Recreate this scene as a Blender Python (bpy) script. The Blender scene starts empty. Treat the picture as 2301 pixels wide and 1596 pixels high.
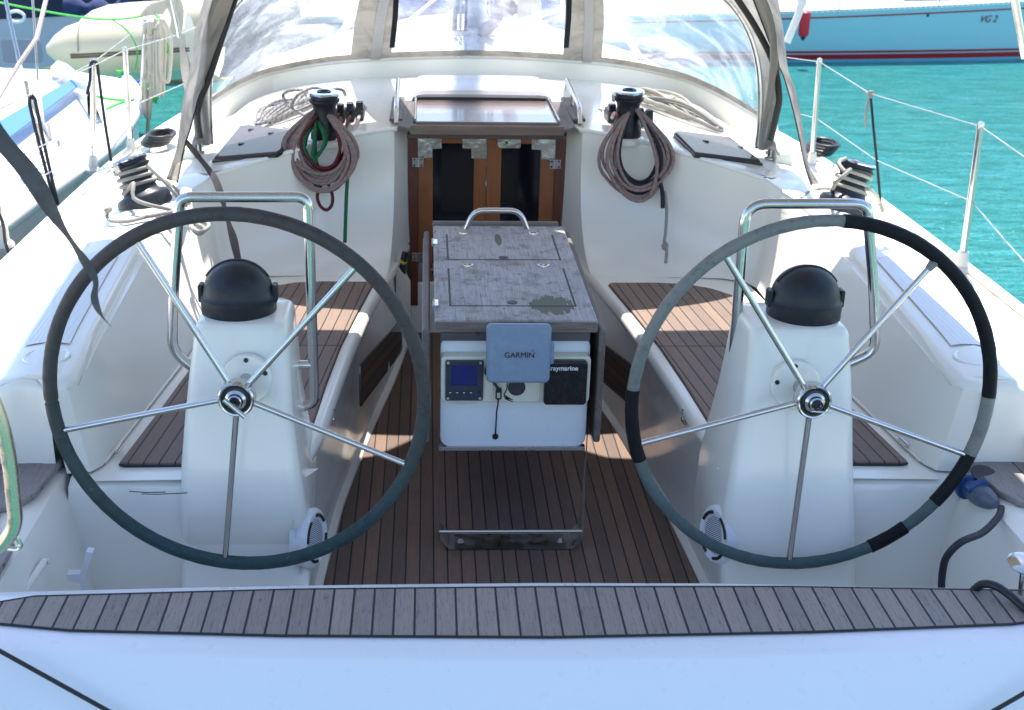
import bpy, bmesh, math, random
import numpy as np
from mathutils import Vector, Matrix, noise
random.seed(7)
R = math.radians
# ---------------------------------------------------------------- camera, sky, sun, exposure
sc = bpy.context.scene
PW, PH, FOC, PPX = 2301.0, 1596.0, 2800.0, -83.2
YAW, PIT, ROL = R(2.353), R(21.543), R(.964)
CAM = np.array([-.229, 0., 1.797])
cf = np.array([math.sin(YAW)*math.cos(PIT), math.cos(YAW)*math.cos(PIT), -math.sin(PIT)])
_r = np.array([math.cos(YAW), -math.sin(YAW), 0.]); _u = np.cross(_r, cf)
cr = math.cos(ROL)*_r + math.sin(ROL)*_u
cu = -math.sin(ROL)*_r + math.cos(ROL)*_u
cam = bpy.data.cameras.new('camera'); co = bpy.data.objects.new('camera', cam); sc.collection.objects.link(co)
M = Matrix.Identity(4)
for i in range(3):
    M[i][0], M[i][1], M[i][2], M[i][3] = cr[i], cu[i], -cf[i], CAM[i]
co.matrix_world = M
cam.sensor_width = 36; cam.lens = FOC/PW*36; cam.shift_x = -PPX/PW; cam.clip_start = .05; cam.clip_end = 2000
cam.dof.use_dof = True; cam.dof.focus_distance = 3.3; cam.dof.aperture_fstop = 7.0
sc.camera = co
w = bpy.data.worlds.new('World'); sc.world = w; w.use_nodes = True
nt = w.node_tree; bg = nt.nodes['Background']; sky = nt.nodes.new('ShaderNodeTexSky')
SUN_EL, SUN_AZ = R(72), R(3)            # azimuth clockwise from +Y
sky.sky_type = 'NISHITA'; sky.sun_disc = False; sky.sun_elevation = SUN_EL; sky.sun_rotation = SUN_AZ; sky.ozone_density = 2.0; sky.air_density = 1.0; sky.dust_density = .6
nt.links.new(sky.outputs[0], bg.inputs[0]); bg.inputs[1].default_value = .15
sl = bpy.data.lights.new('sun', 'SUN'); sl.energy = 4.4; sl.angle = R(.5); sl.color = (1, .95, .87)
so = bpy.data.objects.new('sun', sl); sc.collection.objects.link(so)
sd = Vector((math.cos(SUN_EL)*math.sin(SUN_AZ), math.cos(SUN_EL)*math.cos(SUN_AZ), math.sin(SUN_EL)))
so.rotation_euler = sd.to_track_quat('Z', 'Y').to_euler(); so.location = (0, 8, 20)
vs = sc.view_settings; vs.view_transform = 'Standard'; vs.look = 'None'; vs.exposure = 1.35; vs.gamma = 1
sc.cycles.max_bounces = 10; sc.cycles.transparent_max_bounces = 24; sc.cycles.diffuse_bounces = 5

# ---------------------------------------------------------------- points measured on known planes
def ray(px, py): return cf + cr*(px-PW/2-PPX)/FOC - cu*(py-PH/2)/FOC
def at(px, py, x=None, y=None, z=None):
    d = ray(px, py)
    t = (x-CAM[0])/d[0] if x is not None else (y-CAM[1])/d[1] if y is not None else (z-CAM[2])/d[2]
    p = CAM + d*t
    return Vector(p)
def cabz(x): return .885 - .13*x*x
def oncab(px, py, dz=0.):
    z = .8
    for _ in range(12):
        p = at(px, py, z=z+dz); z = cabz(p.x)
    return p
def onplane(px, py, o, n):
    d = ray(px, py); o = np.array(o); n = np.array(n)
    return Vector(CAM + d*(((o-CAM)@n)/(d@n)))

# ---------------------------------------------------------------- mesh helpers
COL = sc.collection
def thing(name, label, cat, loc=(0, 0, 0), group=None):
    o = bpy.data.objects.new(name, None); COL.objects.link(o); o.location = loc; o.empty_display_size = .1
    o['label'] = label; o['category'] = cat
    if group: o['group'] = group
    return o
def tag(o, label, cat, group=None):
    o['label'] = label; o['category'] = cat
    if group: o['group'] = group
    return o
def obj(name, bm, mat, parent=None, smooth=True, bevel=0, seg=2, sub=0, label=None, ang=35):
    me = bpy.data.meshes.new(name); bmesh.ops.recalc_face_normals(bm, faces=bm.faces) if not getattr(bm, 'keep', False) else None
    bm.to_mesh(me); bm.free()
    o = bpy.data.objects.new(name, me); COL.objects.link(o)
    for m in (mat if isinstance(mat, (list, tuple)) else [mat]): me.materials.append(m)
    if smooth:
        me.shade_smooth(); me.set_sharp_from_angle(angle=R(ang))
    if bevel:
        b = o.modifiers.new('bevel', 'BEVEL'); b.width = bevel; b.segments = seg; b.limit_method = 'ANGLE'; b.angle_limit = R(30)
        me.set_sharp_from_angle(angle=R(180)) if smooth else None
        if smooth: b.harden_normals = True
    if sub:
        s = o.modifiers.new('sub', 'SUBSURF'); s.levels = s.render_levels = sub
    if parent is not None:
        o.parent = parent
        pm = parent_world(parent); o.matrix_parent_inverse = pm.inverted()
    if label: o['label'] = label
    return o
def parent_world(p):
    m = Matrix.Translation(p.location)
    if p.parent is not None: m = parent_world(p.parent) @ p.matrix_parent_inverse @ m
    return m
def struct(o): o['kind'] = 'structure'; return o
def B(): return bmesh.new()
def box(bm, c, s, rot=None):
    m = Matrix.Translation(Vector(c)) @ (rot.to_4x4() if rot else Matrix.Identity(4)) @ Matrix.Diagonal((s[0], s[1], s[2], 1))
    bmesh.ops.create_cube(bm, size=1, matrix=m); return bm
def cr_path(pts, n=8, closed=False):
    P = [Vector(p) for p in pts]; out = []; L = len(P)
    for i in range(L if closed else L-1):
        if closed: a, b, c, d = P[(i-1) % L], P[i], P[(i+1) % L], P[(i+2) % L]
        else: a, b, c, d = P[max(i-1, 0)], P[i], P[i+1], P[min(i+2, L-1)]
        for k in range(n):
            t = k/n
            out.append(.5*((2*b)+(c-a)*t+(2*a-5*b+4*c-d)*t*t+(3*b-a-3*c+d)*t**3))
    if not closed: out.append(P[-1])
    return out
def fillet(pts, rad, n=6):
    P = [Vector(p) for p in pts]; out = [P[0]]
    for i in range(1, len(P)-1):
        a, b, c = P[i-1], P[i], P[i+1]
        r = min(rad, (a-b).length*.49, (c-b).length*.49)
        s, e = b+(a-b).normalized()*r, b+(c-b).normalized()*r
        for k in range(n+1):
            t = k/n; out.append(s*(1-t)**2+b*2*t*(1-t)+e*t*t)
    out.append(P[-1]); return out
def tube(bm, pts, r, seg=12, closed=False, caps=True, flat=None, up=None):
    P = [Vector(p) for p in pts]; n = len(P); uvl = bm.loops.layers.uv.verify()
    T = []
    for i in range(n):
        a = P[(i-1) % n] if (closed or i > 0) else P[0]; b = P[(i+1) % n] if (closed or i < n-1) else P[-1]
        d = (b-a); T.append(d.normalized() if d.length > 1e-9 else Vector((0, 0, 1)))
    N = (Vector(up) if up else T[0].orthogonal()); N = (N-T[0]*N.dot(T[0])).normalized(); rings = []; L = 0; Ls = []
    for i in range(n):
        if i: L += (P[i]-P[i-1]).length
        Ls.append(L)
        N = (N-T[i]*N.dot(T[i]))
        N = N.normalized() if N.length > 1e-6 else T[i].orthogonal().normalized()
        Bn = T[i].cross(N); rr = r[i] if isinstance(r, (list, tuple)) else r
        f = flat if flat else 1.
        rings.append([bm.verts.new(P[i]+N*math.cos(2*math.pi*k/seg)*rr*f+Bn*math.sin(2*math.pi*k/seg)*rr) for k in range(seg)])
    m = n if closed else n-1
    for i in range(m):
        A, C = rings[i], rings[(i+1) % n]; l0 = Ls[i]; l1 = Ls[i+1] if i+1 < n else L+(P[0]-P[-1]).length
        for k in range(seg):
            q = bm.faces.new((A[k], A[(k+1) % seg], C[(k+1) % seg], C[k]))
            for lp, uv in zip(q.loops, ((l0, k/seg), (l0, (k+1)/seg), (l1, (k+1)/seg), (l1, k/seg))): lp[uvl].uv = uv
    if caps and not closed:
        bm.faces.new(rings[0][::-1]); bm.faces.new(rings[-1])
    return bm
def lathe(bm, prof, o, axis=(0, 0, 1), seg=32, ref=None):
    ax = Vector(axis).normalized(); a = Vector(ref) if ref else ax.orthogonal(); a = (a-ax*a.dot(ax)).normalized(); b = ax.cross(a); o = Vector(o); rings = []
    for (r, h) in prof:
        if r < 1e-6: rings.append([bm.verts.new(o+ax*h)])
        else: rings.append([bm.verts.new(o+ax*h+(a*math.cos(2*math.pi*k/seg)+b*math.sin(2*math.pi*k/seg))*r) for k in range(seg)])
    for A, C in zip(rings[:-1], rings[1:]):
        for k in range(seg):
            k2 = (k+1) % seg
            if len(A) == 1 and len(C) == 1: continue
            if len(A) == 1: bm.faces.new((A[0], C[k2], C[k]))
            elif len(C) == 1: bm.faces.new((A[k], A[k2], C[0]))
            else: bm.faces.new((A[k], A[k2], C[k2], C[k]))
    return bm
def loft(bm, rows, closed=False):
    V = [[bm.verts.new(Vector(p)) for p in row] for row in rows]
    for A, C in zip(V[:-1], V[1:]):
        n = len(A)
        for k in range(n if closed else n-1):
            try: bm.faces.new((A[k], A[(k+1) % n], C[(k+1) % n], C[k]))
            except ValueError: pass
    return V
def prism(bm, poly, ext):
    ext = Vector(ext); a = [bm.verts.new(Vector(p)) for p in poly]; b = [bm.verts.new(Vector(p)+ext) for p in poly]; n = len(a)
    bm.faces.new(a[::-1]); bm.faces.new(b)
    for k in range(n): bm.faces.new((a[k], a[(k+1) % n], b[(k+1) % n], b[k]))
    return bm
def rrect(w, h, r, n=5):
    out = []
    for cx, cy, a0 in ((w/2-r, h/2-r, 0), (-w/2+r, h/2-r, 90), (-w/2+r, -h/2+r, 180), (w/2-r, -h/2+r, 270)):
        for k in range(n+1):
            a = R(a0+90*k/n); out.append((cx+r*math.cos(a), cy+r*math.sin(a)))
    return out
def plate(bm, c, w, h, r, th, ux=(1, 0, 0), uy=(0, 0, 1)):
    ux, uy, c = Vector(ux).normalized(), Vector(uy).normalized(), Vector(c); nrm = ux.cross(uy)
    return prism(bm, [c+ux*a+uy*b for a, b in rrect(w, h, r)], nrm*th)
def resample(path, n):
    P = [Vector(p) for p in path]; d = [0]
    for a, b in zip(P[:-1], P[1:]): d.append(d[-1]+(b-a).length)
    out = []; j = 0
    for i in range(n):
        t = d[-1]*i/(n-1)
        while j < len(d)-2 and d[j+1] < t: j += 1
        s = (t-d[j])/max(d[j+1]-d[j], 1e-9); out.append(P[j].lerp(P[j+1], s))
    return out

# ---------------------------------------------------------------- materials
def mat(name, col=(.8, .8, .8), rough=.5, metal=0., coat=0., spec=.5, trans=0., ior=1.45, sub=0.):
    m = bpy.data.materials.new(name); m.use_nodes = True; b = m.node_tree.nodes['Principled BSDF']
    b.inputs['Base Color'].default_value = (*col, 1); b.inputs['Roughness'].default_value = rough; b.inputs['Metallic'].default_value = metal
    b.inputs['Coat Weight'].default_value = coat; b.inputs['Coat Roughness'].default_value = .08; b.inputs['Specular IOR Level'].default_value = spec
    b.inputs['Transmission Weight'].default_value = trans; b.inputs['IOR'].default_value = ior
    return m
class G:
    """small node-graph writer"""
    def __init__(s, m): s.m = m; s.t = m.node_tree; s.b = s.t.nodes['Principled BSDF']
    def n(s, k, **kw):
        x = s.t.nodes.new('ShaderNode'+k)
        for a, v in kw.items(): setattr(x, a, v)
        return x
    def l(s, a, b): s.t.links.new(a, b)
    def pos(s): return s.n('NewGeometry').outputs['Position']
    def uv(s): return s.n('UVMap').outputs[0]
    def map(s, v, sc=(1, 1, 1), rot=(0, 0, 0), loc=(0, 0, 0)):
        x = s.n('Mapping'); x.inputs['Scale'].default_value = sc; x.inputs['Rotation'].default_value = rot; x.inputs['Location'].default_value = loc; s.l(v, x.inputs[0]); return x.outputs[0]
    def noise(s, v, scale=5, det=4, rough=.5, dist=0.):
        x = s.n('TexNoise'); x.inputs['Scale'].default_value = scale; x.inputs['Detail'].default_value = det; x.inputs['Roughness'].default_value = rough; x.inputs['Distortion'].default_value = dist
        s.l(v, x.inputs['Vector']); return x.outputs['Fac']
    def math(s, op, a, b=0., c=None, clamp=False):
        x = s.n('Math', operation=op, use_clamp=clamp)
        for i, v in enumerate((a, b) if c is None else (a, b, c)):
            if hasattr(v, 'is_linked') or not isinstance(v, (int, float)): s.l(v, x.inputs[i])
            else: x.inputs[i].default_value = v
        return x.outputs[0]
    def sep(s, v): x = s.n('SeparateXYZ'); s.l(v, x.inputs[0]); return x.outputs
    def comb(s, x_, y_, z_):
        x = s.n('CombineXYZ')
        for i, v in enumerate((x_, y_, z_)):
            if isinstance(v, (int, float)): x.inputs[i].default_value = v
            else: s.l(v, x.inputs[i])
        return x.outputs[0]
    def ramp(s, v, lo, hi, a=0., b=1.):
        x = s.n('MapRange', clamp=True); s.l(v, x.inputs[0])
        for i, q in enumerate((lo, hi, a, b)): x.inputs[i+1].default_value = q
        return x.outputs[0]
    def mix(s, f, a, b, mode='MIX'):
        x = s.n('Mix', data_type='RGBA', blend_type=mode)
        for i, v in ((0, f), (6, a), (7, b)):
            if isinstance(v, (int, float)): x.inputs[i].default_value = v
            elif isinstance(v, tuple): x.inputs[i].default_value = (*v, 1)
            else: s.l(v, x.inputs[i])
        return x.outputs[2]
    def col(s, v): s.l(v, s.b.inputs['Base Color'])
    def rough(s, v): s.l(v, s.b.inputs['Roughness'])
    def bump(s, h, st=.3, d=.01):
        x = s.n('Bump'); x.inputs['Strength'].default_value = st; x.inputs['Distance'].default_value = d; s.l(h, x.inputs['Height']); s.l(x.outputs[0], s.b.inputs['Normal']); return x
def gelcoat(name, c=(.78, .745, .665), rough=.2, dirt=.05, c2=(.45, .43, .36)):
    m = mat(name, c, rough, coat=.3); g = G(m); p = g.pos()
    big = g.noise(p, 1.7, 5, .6); fine = g.noise(p, 38, 4, .6); sp = g.noise(p, 160, 2, .5)
    f = g.math('MULTIPLY', g.ramp(big, .5, .75), dirt)
    k = g.mix(f, c, c2)
    spk = g.math('MULTIPLY', g.ramp(sp, .8, .84), .15); k = g.mix(spk, k, (.2, .19, .17))
    g.col(k); g.rough(g.ramp(fine, .3, .7, rough*.85, rough*1.25)); g.bump(g.noise(p, 3, 2), .03, .02)
    return m
GEL = gelcoat('gelcoat_white'); GELC = gelcoat('gelcoat_cream', (.76, .74, .64), .32, .12)
def nonskid(name, c, ang=45, s=150.):
    m = gelcoat(name, c, .5); g = G(m); p = g.pos(); q = g.sep(g.map(p, (s, s, s), (0, 0, R(ang))))
    h = g.math('MULTIPLY', g.math('SINE', q[0]), g.math('SINE', q[1]))
    lk = m.node_tree.nodes['Principled BSDF'].inputs['Base Color'].links[0].from_socket
    g.col(g.mix(g.ramp(h, .1, .6, 0, .22), lk, (.42, .44, .47)))
    g.bump(h, .3, .002); return m
NSK = nonskid('nonskid_deck', (.70, .70, .69), 45, 330.)
def teak(name, along, off, pitch, caulk, wood=(.20, .125, .085), wood2=(.13, .085, .065), grey=.0, crack=0., rough=.65, cross=None):
    """planks running in direction `along` (xy), caulk lines at off + k*pitch across"""
    m = mat(name, wood, rough); g = G(m); p = g.pos(); a = math.atan2(along[1], along[0])
    q = g.sep(g.map(p, (1, 1, 1), (0, 0, -a)))          # q[0] along, q[1] across
    u = g.math('DIVIDE', g.math('SUBTRACT', q[1], off), pitch)
    idx = g.math('FLOOR', u); fr = g.math('ABSOLUTE', g.math('SUBTRACT', g.math('FRACT', u), .5))
    wv = g.math('MULTIPLY', g.math('SUBTRACT', g.noise(g.map(p, (60, 60, 60)), 1, 2), .5), .02)
    line = g.ramp(g.math('ADD', fr, wv), .5-caulk/pitch/2-.006, .5-caulk/pitch/2+.006)
    wn = g.n('TexWhiteNoise', noise_dimensions='1D'); g.l(idx, wn.inputs['W'])
    st = g.comb(g.math('MULTIPLY', q[0], 5.), g.math('MULTIPLY', q[1], 130.), idx)
    grain = g.noise(st, 1.0, 5, .65, .3); st2 = g.comb(g.math('MULTIPLY', q[0], 14.), g.math('MULTIPLY', q[1], 420.), idx); fine = g.noise(st2, 1., 3, .7)
    blot = g.noise(p, 9, 5, .65)
    c = g.mix(wn.outputs[0], wood, wood2)
    c = g.mix(g.ramp(grain, .35, .7, 0, .55), c, tuple(x*.55 for x in wood))
    c = g.mix(g.ramp(fine, .5, .8, 0, .4), c, tuple(min(1, x*1.7) for x in wood))
    if grey: c = g.mix(g.ramp(blot, .3, .6, grey*.6, grey), c, (.30, .29, .285))
    c = g.mix(g.ramp(blot, .55, .8, 0, .35), c, tuple(x*.5 for x in wood2))
    if crack:
        ck = g.noise(g.comb(g.math('MULTIPLY', q[0], 7.), g.math('MULTIPLY', q[1], 170.), idx), 1., 3, .5, 1.2)
        c = g.mix(g.ramp(g.math('ABSOLUTE', g.math('SUBTRACT', ck, .5)), 0., .012, crack, 0), c, (.02, .018, .018))
    if cross is not None:
        d = g.math('ABSOLUTE', g.math('SUBTRACT', g.sep(p)[1], cross)); cl = g.ramp(d, .002, .0035, 1, 0)
        line = g.math('MAXIMUM', line, cl)
    c = g.mix(line, c, (.012, .012, .015)); g.col(c)
    h = g.math('SUBTRACT', g.math('MULTIPLY', fine, .25), line); g.bump(h, .5, .0015)
    return m
def planks_simple(name, c, c2, scale=(3, 60, 60), rough=.5, coat=0., bump=.2, rot=(0, 0, 0)):
    m = mat(name, c, rough, coat=coat); g = G(m); p = g.map(g.pos(), scale, rot)
    a = g.noise(p, 1., 6, .65, .6); b = g.noise(g.pos(), 6, 4)
    k = g.mix(g.ramp(a, .3, .7), c, c2); k = g.mix(g.ramp(b, .5, .75, 0, .5), k, tuple(x*.6 for x in c2)); g.col(k); g.bump(a, bump, .002)
    return m
T_SOLE = teak('teak_sole', (0, 1), at(974.8, 1310, z=0).x*-1, .0382, .0042, (.185, .108, .074), (.095, .058, .045), .08, .25)
T_TRAN = teak('teak_transom', (0, 1), -at(979, 1435, z=.44).x, .0401, .0045, (.31, .225, .175), (.19, .14, .112), .34, .9)
MAHOG = planks_simple('varnished_mahogany', (.30, .105, .035), (.22, .07, .025), (45, 45, 2.2), .28, .5, .05)
MAHOGD = planks_simple('dark_mahogany', (.14, .035, .016), (.09, .025, .012), (45, 45, 2.2), .3, .5, .05)
WGREY = planks_simple('weathered_wood', (.20, .165, .15), (.11, .088, .08), (4, 60, 60), .6, 0, .3)
WGREYY = planks_simple('weathered_wood_lengthwise', (.20, .17, .155), (.10, .078, .068), (60, 4, 60), .6, 0, .4)
def steel(name, c=(.72, .71, .70), rough=.13):
    m = mat(name, c, rough, 1.); g = G(m); p = g.pos()
    g.rough(g.ramp(g.noise(p, 30, 5, .7), .35, .75, rough*.6, rough*2.6)); sm = g.noise(p, 40, 3, .6)
    g.col(g.mix(g.ramp(sm, .64, .8, 0, .35), c, (.42, .32, .24))); return m
STEEL = steel('polished_steel', (.56, .54, .52), .12); STEELR = steel('dull_steel', (.5, .49, .48), .3)
def plastic(name, c, rough=.4, spec=.5):
    m = mat(name, c, rough, spec=spec); g = G(m); p = g.pos(); n_ = g.noise(p, 45, 5, .65)
    g.col(g.mix(g.ramp(n_, .5, .8, 0, .35), c, tuple(min(1, x*1.5+.03) for x in c))); g.rough(g.ramp(n_, .3, .7, rough*.8, rough*1.25)); return m
BLACK = plastic('black_plastic', (.012, .013, .017), .42); BLACKG = plastic('black_gloss', (.01, .01, .012), .16); NAVY = plastic('navy_cover', (.012, .015, .03), .55)
GREYC = plastic('grey_blue_cover', (.18, .24, .33), .38); CHAR = plastic('charcoal', (.03, .035, .045), .4)
DARKGL = mat('smoked_acrylic', (.012, .008, .006), .05, coat=.5)
CAULK = mat('black_caulk', (.012, .012, .014), .5); TAPE = plastic('black_tape', (.006, .006, .008), .55, .2)
WHITEP = plastic('white_plastic', (.68, .68, .70), .35); CREAMP = plastic('aged_cream_plastic', (.62, .60, .50), .45)
def rope(name, c, fleck=None, per=.02, amt=.35, c3=None):
    m = mat(name, c, .85); g = G(m); q = g.sep(g.uv()); u, v = q[0], q[1]
    tw = g.math('FRACT', g.math('ADD', g.math('MULTIPLY', u, 1/.006), g.math('MULTIPLY', v, 3.)))
    tw2 = g.math('FRACT', g.math('SUBTRACT', g.math('MULTIPLY', u, 1/.006), g.math('MULTIPLY', v, 3.)))
    wv = g.math('MULTIPLY', g.math('ABSOLUTE', g.math('SUBTRACT', tw, .5)), g.math('ABSOLUTE', g.math('SUBTRACT', tw2, .5)))
    k = g.mix(g.ramp(wv, 0, .12), tuple(x*.75 for x in c), c)
    k = g.mix(g.ramp(g.noise(g.pos(), 25, 4), .5, .75, 0, .5), k, tuple(x*.55 for x in c))
    if fleck:
        a = g.math('FRACT', g.math('ADD', g.math('DIVIDE', u, per), g.math('MULTIPLY', v, 1.)))
        s1 = g.ramp(a, .20, .24, 1, 0); b = g.math('FRACT', g.math('MULTIPLY', g.math('SUBTRACT', v, g.math('MULTIPLY', u, 8.)), 6.)); s2 = g.ramp(b, .5, .58, 1, 0)
        k = g.mix(g.math('MULTIPLY', s1, s2), k, fleck)
    g.col(k); g.bump(wv, .5, .002); return m
ROPE_RED = rope('rope_grey_red_fleck', (.235, .21, .19), (.45, .012, .015), .026); ROPE_GREY = rope('rope_grey', (.33, .31, .28)); ROPE_DK = rope('rope_black', (.02, .022, .03))
ROPE_GRN = rope('rope_green', (.005, .12, .045)); ROPE_MAR = rope('rope_maroon', (.11, .012, .018)); ROPE_CRM = rope('rope_cream', (.5, .46, .37)); ROPE_BLU = rope('rope_white_blue_fleck', (.42, .39, .35), (.03, .06, .22), .028)
ROPE_RW = rope('rope_white_red', (.6, .55, .52), (.5, .05, .04), .012)
def canvas(name, c, bumpy=.5, transl=0.):
    m = mat(name, c, .9); g = G(m); p = g.pos(); n_ = g.noise(p, 9, 6, .6, .6); f = g.noise(p, 320, 2)
    k = g.mix(g.ramp(n_, .42, .72), c, tuple(x*.6 for x in c)); g.col(k); g.bump(g.math('ADD', g.math('MULTIPLY', n_, 2.), g.math('MULTIPLY', f, .3)), bumpy, .01)
    if transl:
        t = m.node_tree; tb_ = g.n('BsdfTranslucent'); g.l(k, tb_.inputs[0]); mx = g.n('MixShader'); mx.inputs[0].default_value = transl; g.l(g.b.outputs[0], mx.inputs[1]); g.l(tb_.outputs[0], mx.inputs[2]); g.l(mx.outputs[0], t.nodes['Material Output'].inputs[0])
    return m
TAUPE = canvas('taupe_canvas', (.42, .39, .35)); TAUPET = canvas('taupe_canvas_thin', (.58, .55, .51), .5, .55); WEB = canvas('grey_webbing', (.17, .155, .155), .2)
def vinyl():
    m = bpy.data.materials.new('clear_vinyl'); m.use_nodes = True; t = m.node_tree; g = G.__new__(G); g.m = m; g.t = t; b = t.nodes['Principled BSDF']; g.b = b
    out = t.nodes['Material Output']; p = g.pos()
    wav = g.noise(g.map(p, (5, 5, 1.1)), 1.3, 4, .55, .7); fine = g.noise(p, 240, 3, .7); big = g.noise(p, 2.2, 4, .6, 1.)
    b.inputs['Base Color'].default_value = (.75, .78, .85, 1); b.inputs['Roughness'].default_value = .16; g.bump(wav, .6, .05)
    tr = g.n('BsdfTransparent'); tr.inputs[0].default_value = (.92, .94, .97, 1); mx = g.n('MixShader')
    st = g.math('ADD', g.ramp(wav, .42, .66, .20, .52), g.ramp(fine, .55, .72, 0, .28)); st = g.math('MULTIPLY', st, g.ramp(big, .3, .7, .45, 1.1), clamp=True)  # white streaks and specks painted into the film for wavy reflections and haze
    tl = g.n('BsdfTranslucent'); tl.inputs[0].default_value = (.85, .88, .95, 1); m2 = g.n('MixShader'); m2.inputs[0].default_value = .55; g.l(b.outputs[0], m2.inputs[1]); g.l(tl.outputs[0], m2.inputs[2])
    g.l(st, mx.inputs[0]); g.l(tr.outputs[0], mx.inputs[1]); g.l(m2.outputs[0], mx.inputs[2]); g.l(mx.outputs[0], out.inputs[0]); return m
VINYL = vinyl()
# ---------------------------------------------------------------- sky setting: water
def water_mat():
    m = mat('harbour_water', (.004, .20, .20), .10, ior=1.33); g = G(m); p = g.pos()
    a = g.noise(g.map(p, (.9, 2.6, 1)), 2.2, 5, .62, .5); b = g.noise(g.map(p, (2, 4.4, 1)), 5.5, 3, .6, .3); big = g.noise(g.map(p, (.25, .6, 1)), 1, 3)
    h = g.math('ADD', a, g.math('MULTIPLY', b, .35)); g.bump(h, 1., .28)
    rip = g.noise(g.map(p, (1.0, 4.2, 1)), 3.2, 4, .6, .4)
    g.col(g.mix(g.math('MULTIPLY', g.ramp(big, .3, .7, .5, 1), g.ramp(rip, .38, .62)), (.025, .24, .21), (.06, .33, .34))); return m  # pale ripples in the colour stand in for weak sky reflections
WAT = water_mat()
bm = B(); n = 60
loft(bm, [[(-300+600*i/n, -60+700*j/n, -.75) for i in range(n+1)] for j in range(n+1)])
struct(obj('water', bm, WAT, smooth=False))

# ---------------------------------------------------------------- our sailing yacht: the moulded deck and cockpit
yacht = thing('sailing_yacht', 'white yacht cockpit in the foreground with teak sole, benches and slatted transom deck', 'sailboat', (0, 3, -.75))
TOPY = {}
def top_path(s):
    def m(p): return (s*abs(p[0]), p[1], p[2])
    return [m(p) for p in [(1.145, 2.772, .628), (1.095, 2.782, .634), (1.075, 2.81, .635), (1.10, 3.1, .64), (1.125, 3.5, .645), (1.14, 3.85, .655), (1.115, 4.05, .69), (1.065, 4.28, .71), (1.00, 4.34, .745),
            (.98, 4.36, cabz(.98)), (.86, 4.41, cabz(.86)), (.75, 4.47, cabz(.75)), (.63, 4.56, cabz(.63)), (.50, 4.62, cabz(.5)), (.375, 4.655, cabz(.375)), (.355, 4.665, cabz(.355)), (.305, 4.80, cabz(.305))]]
def bot_path(s, z=.39):
    def m(p): return (s*abs(p[0]), p[1], z)
    return [m(p) for p in [(1.11, 2.765), (1.055, 2.775), (1.035, 2.81), (1.005, 3.05), (.965, 3.45), (.945, 3.75), (.945, 3.92), (.955, 4.10), (.955, 4.22),
            (.93, 4.29), (.86, 4.33), (.75, 4.34), (.63, 4.345), (.50, 4.345), (.40, 4.35), (.375, 4.37), (.30, 4.78)]]
SOLE = [(.508, 2.62), (.508, 2.88), (.495, 3.08), (.481, 3.31), (.447, 3.60), (.411, 3.876), (.35, 4.28), (.30, 4.70), (.30, 4.82)]
def bench_in(y):
    return float(np.interp(y, [2.62, 2.77, 2.86, 3.03, 3.3, 3.615, 4.0, 4.25, 4.5, 4.8], [.575, .555, .52, .505, .485, .46, .42, .385, .345, .30]))
bm = B()
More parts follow.
